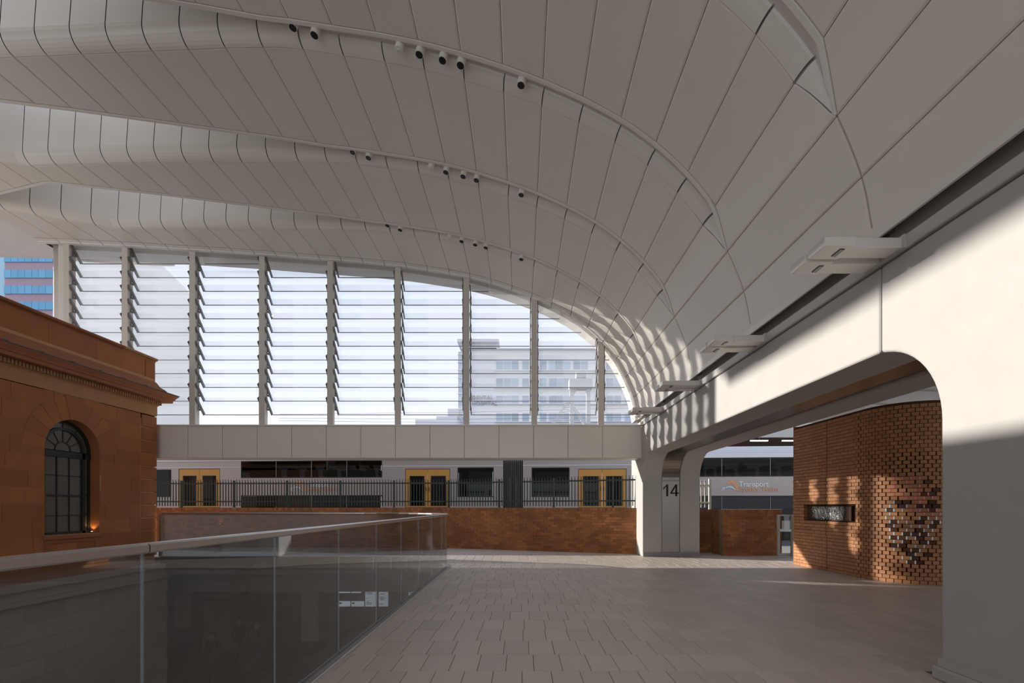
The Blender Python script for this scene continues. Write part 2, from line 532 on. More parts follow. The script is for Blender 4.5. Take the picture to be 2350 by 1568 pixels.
# lips, risers, closing plates in the gaps
XPL = -3.62
for i in (1, 2, 3, 4):
    # far-edge lip of module i-1
    mb = MB(); rows = []
    t_lo = prof_x(-17.5) if i > 1 else prof_x(-1.5)
    for t in samples(t_lo, INODE - .02, 90):
        p = prof(t); n = pnorm(t); f = far(i - 1, p.x)
        up = .22 if p.x > XPL else 2.3  # unseen upstand, raised to dim the open skylight
        def q(y, h): return (p.x + n.x * h, y, p.y + n.y * h)
        w = min(.075, max(.004, near(i, p.x) - f) * .3)
        rows.append([q(f + .002, .05), q(f + .002, -.010), q(f + w * .85, -.012), q(f + w, .0), q(f + w, up)])
    mb.grid(rows); mb.build('edge_lip', M['trim'], ceiling, smooth=False, fix=False)
    # riser panels: fillet, and a vertical face where the gap opens as a skylight
    for k in range(0, INODE):
        if i == 1 and SEAMS[k + 1][0] < -1.6: continue
        x0, x1 = SEAMS[k][0], SEAMS[k + 1][0]
        if x1 < -14: continue
        L = x1 - x0
        g = .008
        mb = MB(); rows = []
        for t in samples(k + g / L, k + 1 - g / L, 3):
            p = prof(t); x = p.x; nn = near(i, x) - .006; r = rad(i, x); n = pnorm(t)
            row = []
            steps = 7
            def q(y, h): return (x + n.x * h, y, p.y + n.y * h)
            row.append(q(nn + .0, .05))
            for s_ in range(steps + 1):
                a = pi / 2 * s_ / steps
                row.append(q(nn - r * sin(a), hrad(i, x) * (1 - cos(a))))
            if x < XPL + .4:
                hh = 2.3  # face carried up high to darken the open gap
                row.append(q(nn - r, hh))
            else:
                row.append(q(nn - r, hrad(i, x) + .02))
            rows.append(row)
        mb.grid(rows)
        mb.build('riser_panel', M['riser'], ceiling, smooth=False, fix=False)
    # dark strip behind the riser joints
    mb = MB(); rows = []
    for t in samples(prof_x(-14) if i > 1 else prof_x(-1.6), INODE - .02, 60):
        p = prof(t); x = p.x; nn = near(i, x); r = rad(i, x); n = pnorm(t)
        def q(y, h): return (x + n.x * h, y + .03, p.y + n.y * (h + .02))
        row = [q(nn - r * sin(pi / 2 * s_ / 5), hrad(i, x) * (1 - cos(pi / 2 * s_ / 5))) for s_ in range(6)]
        row.append(q(nn - r, 2.3 if x < XPL + .4 else hrad(i, x) + .03))
        rows.append(row)
    mb.grid(rows); mb.build('backing_strip', M['backing'], ceiling, fix=False)
    # closing plate that carries the spotlights
    mb = MB(); rows = []
    t_lo = prof_x(XPL) if i > 1 else prof_x(-1.6)
    for t in samples(t_lo, INODE - .02, 60):
        p = prof(t); x = p.x; n = pnorm(t); r = rad(i, x); hr_ = hrad(i, x)
        w = max(0, near(i, x) - far(i - 1, x))
        def q(y, h): return (x + n.x * h, y, p.y + n.y * h)
        rows.append([q(far(i - 1, x) + .02, hr_), q(near(i, x) - r, hr_), q(near(i, x) - r, hr_ + .05), q(far(i - 1, x) + .02, hr_ + .05)])
    mb.grid(rows)
    p = prof(t_lo); x = p.x
    if i > 1:
        mb.add([(x, far(i - 1, x) + .02, p.y + .1), (x - .25, near(i, x) - RF, p.y + RF), (x - .25, near(i, x) - RF, p.y + 2.3), (x, far(i - 1, x) + .02, p.y + 2.3)], [(0, 1, 2, 3)])
    mb.build('closing_plate', M['riser'], ceiling, fix=False)

# end-arch trim pieces and the outer overhang
for k in range(NS - 1):
    if SEAMS[k][0] < -14.3: continue
    mb = MB(); rows = []
    L = (prof(k + 1) - prof(k)).length; e = .006 / L
    for t in samples(k + e, k + 1 - e, 4):
        p = prof(t); n = pnorm(t)
        def q(y, h): return (p.x + n.x * h, y, p.y + n.y * h)
        rows.append([q(YEND - .21, .08), q(YEND - .21, 0), q(YEND - .10, -.02), q(YEND - .09, -.045), q(YEND + .02, -.045), q(YEND + .02, .1)])
    mb.grid(rows); mb.build('arch_trim', M['trim'], ceiling, fix=False)
mb = MB(); rows = []
for t in samples(0, NS - 1, 60):
    p = prof(t); n = pnorm(t)
    def q(y, h): return (p.x + n.x * h, y, p.y + n.y * h)
    y1 = 15.5
    rows.append([q(YEND - .25, .10), q(YEND + .45, .10), q(YEND + .45, .02), q(y1, .05), q(y1, .5), q(YEND - .25, .5)])
mb.grid(rows); mb.build('roof_overhang', M['trim'], ceiling, fix=False)
# soffit left of the round column
mb = MB(); rows = []
KE = next(k for k in range(NS) if SEAMS[k][0] >= -14.3)
for t in samples(0, KE + .02, 8):
    p = prof(t)
    rows.append([(p.x, near(4, p.x) - .02, p.y), (p.x, 15.3, p.y + .02), (p.x, 15.3, p.y + .4)])
mb.grid(rows); mb.build('eave_soffit', M['trim'], ceiling, fix=False)
# left eave lip running the length of the hall
p = prof(0)
MB().box(p.x - .15, p.x + .25, -7, 15.3, p.y - .10, p.y + 1.6).build('eave_lip', M['trim'], ceiling)

# gutter: recess, coping band above the concrete
mb = MB()
mb.box(3.42, 3.66, -14, 15.3, 4.16, 4.22)
mb.box(3.60, 3.66, -14, 15.3, 3.80, 4.22)
mb.build('gutter_recess', M['grey_metal'], ceiling)
o = MB().box(3.47, 3.70, -14, 14.40, 3.79, 3.915).build('coping_band', M['grey_metal'], ceiling); bevel(o, .012)
mb = MB(); mb.box(3.405, 3.43, -14, 14.36, 4.02, 4.16); mb.build('vault_hem', M['trim'], ceiling)

# ------------------------------------------------------------------ right wall: portal of beam and pillars
wall_r = empty('wall_right', (4.3, 9, 0), kind='structure')
ZB, ZT = 2.95, 3.785
YA, YS, YF = 4.115, 4.805, 14.25
def arc(cy, cz, r, a0, a1, n=14):
    return [(cy + r * cos(a0 + (a1 - a0) * k / n), cz + r * sin(a0 + (a1 - a0) * k / n)) for k in range(n + 1)]
def far_poly(off):
    r = .78
    pts = [(YS + .006, ZB + off), ]
    pts += arc(YF - r + off * 0, ZB - r + off * 0, r, pi / 2, 0)[:] if off == 0 else [(a + off * .9, b + off * .9) for a, b in arc(YF - r, ZB - r, r, pi / 2, 0)]
    pts += [(YF + off, 0.0), (15.7, 0.0), (15.7, ZT), (YS + .006, ZT)]
    return pts
def near_poly(off):
    r = .78
    pts = [(YA - off, 0.0)] + [(a - off * .9, b + off * .9) for a, b in arc(YA + r, ZB - r, r, pi, pi / 2)]
    yb = YS - .006
    pts = [q for q in pts if q[0] <= yb] + [(yb, ZB - .002 + off), (yb, ZT), (-14, ZT), (-14, ZB + off), (-6.5, ZB + off), (-6.5, 2.2), (-6.5 + .0, 2.2)]
    # second opening behind the camera
    pts = pts[:-4] + [(-14, ZB + off), (-5.0, ZB + off)] + [(a + off * .9, b + off * .9) for a, b in arc(.4 - r, ZB - r, r, pi / 2, 0)] + [(.4 + off, 0.0)]
    return pts
X1, X2, X3, X4 = 3.5, 4.06, 4.59, 5.16
for (a, b) in ((X1, X2), (X3, X4)):
    o = MB().prism(far_poly(0), 'x', a, b).build('concrete_beam', M['concrete'], wall_r); bevel(o, .03, 3, 30)
    o = MB().prism(near_poly(0), 'x', a, b).build('concrete_pillar', M['concrete'], wall_r); bevel(o, .03, 3, 30)
o = MB().prism(far_poly(.045), 'x', X2 + .012, X3 - .012).build('steel_strip', M['steel'], wall_r)
o = MB().prism(near_poly(.045), 'x', X2 + .012, X3 - .012).build('steel_strip', M['steel'], wall_r)
MB().box(X2 - .05, X3 + .05, -14, 15.65, ZB + .10, ZT - .02).build('beam_core', M['backing'], wall_r)
# plinths
mb = MB(); mb.box(X1 + .02, X4 - .02, YF - .012, 15.6, 0, .13); mb.build('plinth', M['concrete_dark'], wall_r)
mb = MB(); mb.box(X1 - .012, X4, .5, YA + .012, .115, .19); mb.build('plinth', M['concrete'], wall_r)
mb = MB(); mb.box(X1 - .03, X4, .5, YA + .06, 0, .112); o = mb.build('plinth', M['concrete'], wall_r); bevel(o, .02)
# shadow joint in the strip, numerals
MB().box(X2 + .012, X3 - .012, YF + .02, YF + .044, 2.195, 2.203).build('panel_joint', M['black'], wall_r)
nb = MB()
def numeral(pts): nb.prism([(4.318 + (u - 1541) * .01257, HE - (v - V0) * .01262) for u, v in pts], 'y', YF + .033, YF + .046)
numeral([(1531.4, 1116.5), (1531.4, 1139.5), (1536.0, 1139.5), (1536.0, 1112), (1532.8, 1112), (1524.6, 1120.4), (1524.6, 1124.6)])
numeral([(1552.4, 1112), (1556.8, 1112), (1556.8, 1139.5), (1552.4, 1139.5)])
numeral([(1541.0, 1133.6), (1541.0, 1130.6), (1560.4, 1130.6), (1560.4, 1133.6)])
numeral([(1541.0, 1130.7), (1552.4, 1112), (1552.4, 1118.6), (1545.2, 1130.7)])
o = nb.build('numerals', M['ink'], wall_r)
o['label'] = 'large black platform number 14'

# ------------------------------------------------------------------ fascia under the louvres
fas = empty('trim_1', (-4, YEND, 2.89), kind='structure')
xr = (1472 - U0) * YEND / F
xs = [xr] + [(1383 - U0) * YEND / F - 1.0105 * k for k in range(0, 17)]
for a, b in zip(xs[1:], xs):
    o = MB().box(a + .006, b - .006, YEND, YEND + .05, 2.885, 3.80).build('fascia_panel', M['fascia'], fas)
MB().box(xs[-1], xr + .02, YEND + .055, YEND + .75, 2.90, 3.79).build('fascia_core', M['backing'], fas)
MB().box(xs[-1], xr, YEND + .02, YEND + .76, 2.87, 2.884).build('fascia_soffit', M['mullion'], fas)
MB().box(xs[-1], xr, YEND - .03, YEND + .5, 3.802, 3.845).build('sill', M['trim'], fas)

# ------------------------------------------------------------------ louvre window
win = empty('window_1', (-5, YEND, 3.85), kind='structure')
mull = [-13.34, -11.63, -9.65, -7.61, -5.61, -3.63, -1.62, .37, 2.33]
for x in mull:
    zt = prof_z(x) + .02
    mb = MB()
    mb.box(x - .085, x + .085, YEND + .02, YEND + .10, 3.845, zt)
    mb.box(x - .03, x + .03, YEND + .10, YEND + .30, 3.845, zt)
    mb.build('mullion', M['mullion'], win)
    # rows of small operator bolts on the inner edge
rows_z = [4.215 + .4125 * k for k in range(-0, 14)]
def arch_xmax(z):
    if z > 8.4: return None
    lo, hi = I0 - 1.0, NS - 1.0
    for _ in range(40):
        m = (lo + hi) / 2
        if prof(m).y > z: lo = m
        else: hi = m
    return prof(lo).x
YI, YO = YEND + .03, YEND + .40
edges = mull + [3.75]
bkt = MB()     # bracket mesh: slanting arm and lever; origin at the foot (outer, lower) end
bkt.obox((0, -.185, .215), (.011, 0, 0), (0, .19, -.22), (0, .036, .031))
bkt.obox((0, -.27, .17), (.012, 0, 0), (0, .012, 0), (0, 0, .10))
bkt.obox((.012, -.20, .12), (.012, 0, 0), (0, .03, .03), (0, .015, -.02))
bkt_me = bkt.mesh('bracket', M['bracket'])
bkt_me_r = bkt.mesh('bracket', M['bracket'])
for a, b in zip(edges, edges[1:]):
    for zb in rows_z:
        zt = zb + .43
        x0, x1 = a + .13, b - .13
        zc = min(prof_z(a + .1), 20)
        xm = arch_xmax(zb + .1)
        if zb > prof_z((x0 + x1) / 2 if xm is None else x0) - .02: continue
        clipped = False
        if xm is not None and xm < x1 - .02:
            x1 = xm - .01; clipped = True
        if x1 - x0 < .12: continue
        mb = MB()
        n = Vector((0, .43, .37)).normalized() * .005
        k = 1.0
        ztop = zt
        zl = prof_z(x0) + .06
        if ztop > zl: k = max(.15, (zl - zb) / (zt - zb))
        P = [Vector((x0, YO, zb)), Vector((x1, YO, zb)), Vector((x1, YO + (YI - YO) * k, zb + (zt - zb) * k)), Vector((x0, YO + (YI - YO) * k, zb + (zt - zb) * k))]
        v = [p_ - n for p_ in P] + [p_ + n for p_ in P]
        mb.add(v, [(0, 3, 2, 1), (4, 5, 6, 7), (0, 1, 5, 4), (1, 2, 6, 5), (2, 3, 7, 6), (3, 0, 4, 7)])
        mb.build('glass_blade', M['glass_blade'], win)
        # seal strip along the lower edge
        MB().box(x0, x1, YO - .012, YO + .012, zb - .016, zb + .002).build('blade_edge', M['bracket'], win)
        if k > .8:
            link('bracket', bkt_me, win, Vector((x0 - .02, YO, zb)) - wloc(win))
            if not clipped: link('bracket', bkt_me_r, win, Vector((x1 + .02, YO, zb)) - wloc(win))
# head strip closing the bays under the vault (grey panel at top of the bays)
col = empty('round_column', (-13.75, YEND + .3, 3.0), label='round white column at the left end of the louvre wall', cat='column')
MB().tube([(-13.75, YEND + .3, 0), (-13.75, YEND + .3, 9.3)], .17, 24).build('shaft', M['trim'], col, smooth=True)
MB().box(-13.60, -13.42, YEND + .05, YEND + .2, 3.8, 9.22).build('jamb', M['trim'], col)

# ------------------------------------------------------------------ floor with the void
XR_, YC, RC = -1.80, 11.45, 2.72       # straight glass line, start of the corner, corner radius
CX, CY = XR_ - RC, YC                   # centre of the corner arc
def path(off=0.0, y0=-6.0, xl=-10.4, nseg=12):
    """edge of the void from near to far to the left; off>0 goes into the floor"""
    r = RC + off
    pts = [(XR_ + off, y0), (XR_ + off, YC)]
    for k in range(1, nseg + 1):
        a = (pi / 2) * k / nseg
        pts.append((CX + r * cos(a), CY + r * sin(a)))
    pts.append((xl, CY + r))
    return pts
floor = empty('floor', (2, 8, 0), kind='structure')
def clip(poly, nx, ny, c):
    """keep the part with nx*x+ny*y >= c"""
    out = []
    for i in range(len(poly)):
        p, q = poly[i], poly[(i + 1) % len(poly)]
        a = nx * p[0] + ny * p[1] - c; b = nx * q[0] + ny * q[1] - c
        if a >= 0: out.append(p)
        if (a > 0) != (b > 0) and abs(a - b) > 1e-12:
            t = a / (a - b); out.append((p[0] + (q[0] - p[0]) * t, p[1] + (q[1] - p[1]) * t))
    return out
EDGE = .10
def clip_void(poly):
    cx_ = sum(p[0] for p in poly) / len(poly); cy_ = sum(p[1] for p in poly) / len(poly)
    if cy_ < YC: return clip(poly, 1, 0, XR_ + EDGE)
    if cx_ > CX:
        a = atan2(cy_ - CY, cx_ - CX); nx, ny = cos(a), sin(a)
        return clip(poly, nx, ny, nx * CX + ny * CY + RC + EDGE)
    return clip(poly, 0, 1, CY + RC + EDGE)
TW, TD = .2529, .489
tiles = []
kmin = -4
rng = random.Random(3)
for k in range(kmin, 22):
    ya = 4.339 + TD * k; yb = ya + TD
    offx = rng.random() * TW
    xa = -13.0 if yb > 13.5 else -3.6
    n0 = int((xa) / TW) - 1
    for j in range(n0, int(9.6 / TW)):
        x0 = j * TW + offx; x1 = x0 + TW
        g = .0022
        poly = [(x0 + g, ya + g), (x1 - g, ya + g), (x1 - g, yb - g), (x0 + g, yb - g)]
        full = poly
        poly = clip_void(poly)
        if len(poly) < 3: continue
        if X1 - .03 < (x0 + x1) / 2 < X4 and (ya + yb) / 2 < YA: continue
        cxm = (x0 + x1) / 2; cym = (ya + yb) / 2
        u = U0 + F * cxm / max(cym, .1); v = V0 + F * HE / max(cym, .1)
        inview = -50 < u < 2200 and v < 1600
        tiles.append((cym if inview else 99, poly, rng.uniform(-.0012, .0012), len(poly) == 4 and poly == full, cxm, cym))
tiles.sort(key=lambda t: t[0])
def tile_mb(mb, poly, dz):
    n = len(poly)
    cx_ = sum(p[0] for p in poly) / n; cy_ = sum(p[1] for p in poly) / n
    c = .003
    inner = []
    for p in poly:
        inner.append((p[0] + (c if p[0] < cx_ else -c), p[1] + (c if p[1] < cy_ else -c)))
    v = [(p[0], p[1], -.03) for p in poly] + [(p[0], p[1], dz - .003) for p in poly] + [(p[0], p[1], dz) for p in inner]
    f = [tuple(range(2 * n, 3 * n))]
    for i in range(n):
        j = (i + 1) % n
        f.append((i, j, n + j, n + i)); f.append((n + i, n + j, 2 * n + j, 2 * n + i))
    mb.add(v, f)
std = MB(); g = .0022
tile_mb(std, [(-TW / 2 + g, -TD / 2 + g), (TW / 2 - g, -TD / 2 + g), (TW / 2 - g, TD / 2 - g), (-TW / 2 + g, TD / 2 - g)], 0)
std_me = std.mesh('paving_tile', M['tile'])
rest = MB()
cnt = 0
for d_, poly, dz, whole, cxm, cym in tiles:
    if cnt < 299 and d_ < 50:
        cnt += 1
        if whole:
            link('paving_tile', std_me, floor, Vector((cxm, cym, dz)) - wloc(floor))
        else:
            mb = MB(); tile_mb(mb, poly, dz); mb.build('paving_tile', M['tile'], floor)
    else:
        tile_mb(rest, poly, dz)
o = rest.build('paving_tile', M['tile'], floor); o['kind'] = 'stuff'
# slab body under the tiles (with the void cut out), its edge band, far strip
outer = path(0, -14, -10.4, 16)
poly = [(p[0], p[1]) for p in outer] + [(-10.4, 18.2), (16, 18.2), (16, -14)]
o = MB().prism(poly, 'z', -.36, -.006).build('slab', M['mortar'], floor)
# kerb strip that carries the glass
mb = MB()
pa, pb = path(0.0, -6, -10.4, 24), path(EDGE, -6, -10.4, 24)
for (a, b, c, d) in zip(pa, pa[1:], pb[1:], pb):
    mb.add([(a[0], a[1], -.36), (b[0], b[1], -.36), (b[0], b[1], .012), (a[0], a[1], .012), (d[0], d[1], .012), (c[0], c[1], .012), (d[0], d[1], -.02), (c[0], c[1], -.02)],
           [(0, 1, 2, 3), (3, 2, 5, 4), (4, 5, 7, 6)])
mb.build('slab_edge', M['slab'], floor, fix=False)
# plain paving beyond the last row, to the foot of the walls
MB().box(-16, 14, 15.099, 18.1, -.004, .0).build('paving_strip', M['tile'], floor)
# ------------------------------------------------------------------ glass balustrade
bal = empty('glass_balustrade', (-1.8, 8, 0), label='frameless glass balustrade with flat steel handrail curving round the void', cat='balustrade')
ZG0, ZG1, ZR = .02, 1.235, 1.278
def pos(s):
    """point and tangent on the glass line, s = arclength from y=YC backwards negative"""
    off = .035
    r = RC + off
    if s <= 0: return Vector((XR_ + off, YC + s)), Vector((0, 1))
    La = r * pi / 2
    if s < La:
        a = s / r
        return Vector((CX + r * cos(a), CY + r * sin(a))), Vector((-sin(a), cos(a)))
    return Vector((CX - (s - La), CY + r)), Vector((-1, 0))
LA = (RC + .035) * pi / 2
joints = []
s = (2.29 - YC) - 1.23 * 5
while s < -.5:
    joints.append(s); s += 1.23
joints.append(.02)
nseg = 5
for k in range(1, nseg + 1): joints.append(.02 + (LA - .02) * k / nseg)
s = LA + 1.24
while CX - (s - LA) > -10.3:
    joints.append(s); s += 1.24
joints.append(LA + CX + 10.38)
for a, b in zip(joints, joints[1:]):
    mb = MB(); rows = []
    n = 6 if (b > .1 and a < LA - .1) else 1
    lo, hi = a + .0025, b - .0025
    ring = []
    for k in range(n + 1):
        p_, t_ = pos(lo + (hi - lo) * k / n)
        nn = Vector((t_.y, -t_.x)) * .008
        ring.append((p_ - nn, p_ + nn))
    v = []
    for (i_, o_) in ring:
        v += [(i_.x, i_.y, ZG0), (o_.x, o_.y, ZG0), (o_.x, o_.y, ZG1), (i_.x, i_.y, ZG1)]
    f = [(3, 2, 1, 0), tuple(4 * n + q for q in (0, 1, 2, 3))]
    for k in range(n):
        for q in range(4):
            q2 = (q + 1) % 4
            f.append((4 * k + q, 4 * k + q2, 4 * k + 4 + q2, 4 * k + 4 + q))
    mb.add(v, f); mb.build('glass_panel', M['glass_rail'], bal)
def sweep(prof2, s0, s1, step=.35):
    n = max(2, int((s1 - s0) / step)); rows = []
    for k in range(n + 1):
        p_, t_ = pos(s0 + (s1 - s0) * k / n); nn = Vector((t_.y, -t_.x))
        rows.append([(p_.x + nn.x * a, p_.y + nn.y * a, z) for a, z in prof2 + [prof2[0]]])
    mb = MB(); mb.grid(rows)
    m_ = len(prof2) + 1
    mb.f.append(tuple(range(m_ - 1))); mb.m.append(0)
    mb.f.append(tuple(len(mb.v) - m_ + q for q in range(m_ - 2, -1, -1))); mb.m.append(0)
    return mb
hr = [(-.030, ZR - .045), (.030, ZR - .045), (.036, ZR - .038), (.036, ZR - .008), (.028, ZR), (-.028, ZR), (-.036, ZR - .008), (-.036, ZR - .038)]
cuts = [joints[0], 2.29 - YC, 4.78 - YC, 8.49 - YC, .02, LA * .5, LA, LA + 2.48, joints[-1]]
for a, b in zip(cuts, cuts[1:]):
    sweep(hr, a + .003, b - .003).build('handrail', M['steel_rail'], bal)
sweep([(-.045, -.005), (.045, -.005), (.045, .022), (-.045, .022)], joints[0], joints[-1]).build('base_channel', M['concrete_dark'], bal)
sweep([(.047, -.004), (.062, -.004), (.062, .016), (.047, .016)], joints[0], joints[-1]).build('base_trim', M['steel_rail'], bal)
p_, t_ = pos(joints[-1])
MB().box(p_.x - .07, p_.x + .0, p_.y - .03, p_.y + .03, .0, 1.24).build('end_post', M['steel_rail'], bal)

# ------------------------------------------------------------------ sandstone building on the left
bld = empty('sandstone_building', (-12, 10, -4.6), label='brown sandstone building with dentil cornice and arched window', cat='building')
BX, BY = -10.54, 14.2
core = MB()
# core boxes arranged round the window recess
wy0, wy1, wzs, wz0 = 10.887, 12.317, 2.77, .80
RW = (wy1 - wy0) / 2; WYC = (wy0 + wy1) / 2
cxo = BX - .009
core.box(-26, cxo, -8, wy0, -4.6, 4.1)
core.box(-26, cxo, wy1, BY - .05, -4.6, 4.1)
core.box(-26, cxo, wy0, wy1, -4.6, wz0)
core.box(-26, cxo, -8, BY - .05, 3.9, 5.1)
# spandrel above the arch
arcpts = [(WYC + RW * cos(pi * k / 20), wzs + RW * sin(pi * k / 20)) for k in range(21)]
core.prism([(wy1, 3.92)] + arcpts[0:11] + [(WYC, 3.92)], 'x', cxo - .45, cxo)
core.prism([(WYC, 3.92)] + arcpts[10:21] + [(wy0, 3.92)], 'x', cxo - .45, cxo)
core.box(-26, cxo - .6, wy0, wy1, wz0, 3.95)
core.build('wall_core', M['joint_pale'], bld)
# arch and jamb lining (reveal)
mb = MB()
rev = [(wy0 + .005, wz0)] + [(WYC + (RW - .005) * cos(pi * k / 20), wzs + (RW - .005) * sin(pi * k / 20)) for k in range(20, -1, -1)] + [(wy1 - .005, wz0)]
mb.grid([[(BX - .01, a, b) for a, b in rev], [(BX - .32, a, b) for a, b in rev]])
mb.build('window_reveal', M['stone'], bld, fix=False)
zl = [-.18, .05, .412, .774, 1.136, 1.498, 1.86, 2.222, 2.584, 2.946, 3.308, 3.67, 4.04]
RO = 1.22
def vmask(z): # half width of ring+opening at height z
    if z <= wzs: return RW
    d = RO * RO - (z - wzs) ** 2
    return sqrt(d) if d > 0 else 0
g = .004
def stone_poly(poly, t=.05, name='stone', m='stone'):
    MB().prism(poly, 'x', BX - t - .01, BX + rng.uniform(-.003, .003)).build(name, M[m], bld)
for ci, (z0, z1) in enumerate(zip(zl, zl[1:])):
    yy = 5.6 + (.47 if ci % 2 else 0)
    cutsy = [yy]
    while cutsy[-1] < 13.62:
        cutsy.append(cutsy[-1] + rng.choice((.78, .94, .94, 1.05)))
    cutsy = [c for c in cutsy if c < 13.35] + [13.63]
    for a, b in zip(cutsy, cutsy[1:]):
        a2, b2 = a + g, b - g; za, zb = z0 + g, z1 - g
        if zb < wz0 or (za > wzs + RO) or b2 < WYC - RO - .01 or a2 > WYC + RO + .01:
            if zb < wz0 and zb > .3 and b2 > wy0 and a2 < wy1:
                pass
            stone_poly([(a2, za), (b2, za), (b2, zb), (a2, zb)])
            continue
        # pieces left and right of the opening
        hw = [(z, vmask(z)) for z in [za + (zb - za) * k / 4 for k in range(5)]]
        if max(h for _, h in hw) == 0:
            stone_poly([(a2, za), (b2, za), (b2, zb), (a2, zb)]); continue
        # left piece
        if a2 < WYC:
            pts = [(a2, za)]; ok = False
            right = [(min(b2, WYC - h - .004), z) for z, h in hw]
            if max(r for r, _ in right) > a2 + .03:
                pts = [(a2, za)] + [(max(r, a2 + .005), z) for r, z in right] + [(a2, zb)]
                stone_poly(pts)
        if b2 > WYC:
            left = [(max(a2, WYC + h + .004), z) for z, h in hw]
            if min(l for l, _ in left) < b2 - .03:
                pts = [(b2, zb), (b2, za)][::-1]
                pts = [(min(l, b2 - .005), z) for l, z in left][::-1] + [(b2, za), (b2, zb)]
                stone_poly(pts)
# voussoirs
nv = 11
for k in range(nv):
    a0 = pi * k / nv; a1 = pi * (k + 1) / nv
    key = k == nv // 2
    ga = .004
    ro = RO - .002
    outer_ = [(WYC + ro * cos(a0 + ga + (a1 - a0 - 2 * ga) * j / 5), wzs + ro * sin(a0 + ga + (a1 - a0 - 2 * ga) * j / 5)) for j in range(6)]
    inner_ = [(WYC + RW * cos(a1 - ga - (a1 - a0 - 2 * ga) * j / 4), wzs + RW * sin(a1 - ga - (a1 - a0 - 2 * ga) * j / 4)) for j in range(5)]
    if key:
        outer_ = [(WYC + .235, 4.035), (WYC - .235, 4.035)]
    MB().prism(outer_ + inner_, 'x', BX - .05, BX + (.012 if key else .002)).build('keystone' if key else 'voussoir', M['stone'], bld)
# quoins with deep joints
for z0, z1 in zip(zl[1:-1], zl[2:]):
    o = MB().box(BX - .5, BX + .015, 13.66, BY + .015, z0 + .014, z1 - .014).build('quoin', M['stone'], bld); bevel(o, .012, 1)
# end face stones
for ci, (z0, z1) in enumerate(zip(zl[1:], zl[2:])):
    MB().box(-14, BX - .52, BY - .05, BY, z0 + g, z1 - g).build('stone', M['stone'], bld)
# window apron, sill
o = MB().box(BX - .3, BX + .05, wy0 - .03, wy1 + .03, .70, .80).build('sill', M['stone_trim'], bld); bevel(o, .015, 2)
mb = MB()
mb.box(BX - .02, BX + .02, wy0, wy1, .62, .70); mb.box(BX - .02, BX + .016, wy0, wy0 + .16, .3, .62); mb.box(BX - .02, BX + .016, wy1 - .16, wy1, .3, .62)
mb.build('apron', M['stone_trim'], bld)
# entablature: profiles swept along the face and round the corner
def cornice(name, prof2, m, lengths=None, y_from=-8):
    """prof2: (projection, z) polygon; mitred at the far corner"""
    mb = MB()
    rows = []
    pl = prof2 + [prof2[0]]
    rows.append([(BX + p_, y_from, z) for p_, z in pl])
    rows.append([(BX + p_, BY + p_, z) for p_, z in pl])
    rows.append([(-20, BY + p_, z) for p_, z in pl])
    mb.grid(rows)
    return mb.build(name, M[m], bld, fix=False)
cornice('frieze', [(-.1, 4.05), (.012, 4.05), (.02, 4.10), (.02, 4.33), (.05, 4.36), (-.1, 4.36)], 'stone_pale')
cornice('dentil_bed', [(-.1, 4.36), (.055, 4.36), (.06, 4.48), (-.1, 4.48)], 'stone_pale')
cornice('cornice_moulding', [(-.1, 4.48), (.27, 4.475), (.285, 4.485), (.29, 4.55), (.32, 4.57), (.33, 4.60), (.36, 4.64), (.39, 4.68), (.39, 4.70), (-.1, 4.75)], 'stone_trim')
cornice('lead_flashing', [(-.02, 4.79), (.405, 4.70), (.41, 4.715), (-.02, 4.82)], 'lead')
cornice('parapet_base', [(-.12, 4.72), (.20, 4.74), (.15, 4.84), (.07, 4.90), (.03, 4.98), (.0, 5.03), (-.12, 5.03)], 'stone_trim')
for k in range(74):
    y = BY + .07 - .0755 * (k + .4)
    o = MB().box(BX + .04, BX + .118, y - .022, y + .022, 4.372, 4.470).build('dentil', M['stone_pale'], bld)
# flashing ribs
for k in range(12):
    y = BY - .15 - .72 * k
    mb = MB(); mb.obox((BX + .20, y, 4.77), (.215, 0, -.048), (0, .007, 0), (.002, 0, .012)); mb.build('flashing_rib', M['lead'], bld)
# parapet stones and coping stones
ycuts = [BY - .02, BY - .36, 12.55, 10.95, 9.3, 7.6, 5.9, 4.2]
ps = [14.19, 13.83, 12.25, 11.0, 9.95, 8.6, 7.3, 6.0, 4.7]
for b, a in zip(ps, ps[1:]):
    MB().box(BX - .35, BX - .03 + (.012 if b > 14 else 0), a + .005, b - .005, 5.035, 5.60).build('parapet_stone', M['stone'], bld)
MB().box(BX - .36, BX - .037, -8, 14.17, 5.0, 5.6).build('parapet_core', M['joint_pale'], bld)
cs = [14.23, 13.05, 11.7, 10.75, 9.5, 8.1, 6.7, 5.3]
def coping_poly(dx): return [(-.38, 5.602), (-.03 + dx, 5.602), (-.03 + dx, 5.63), (.03 + dx, 5.65), (.045 + dx, 5.68), (.035 + dx, 5.71), (-.02 + dx, 5.725), (-.38, 5.735)]
for n_, (b, a) in enumerate(zip(cs, cs[1:])):
    MB().prism([(BX + p_, z) for p_, z in coping_poly(0)], 'y', a + .004, b - .004).build('coping_stone', M['stone_pale'] if n_ == 0 else M['stone_trim'], bld)
MB().box(BX - .36, BX - .0, -8, 5.3, 5.6, 5.73).build('coping_stone', M['stone_trim'], bld)
MB().box(-26, BX - .34, -8, 14.1, 5.02, 5.12).build('flat_roof', M['slab'], bld)
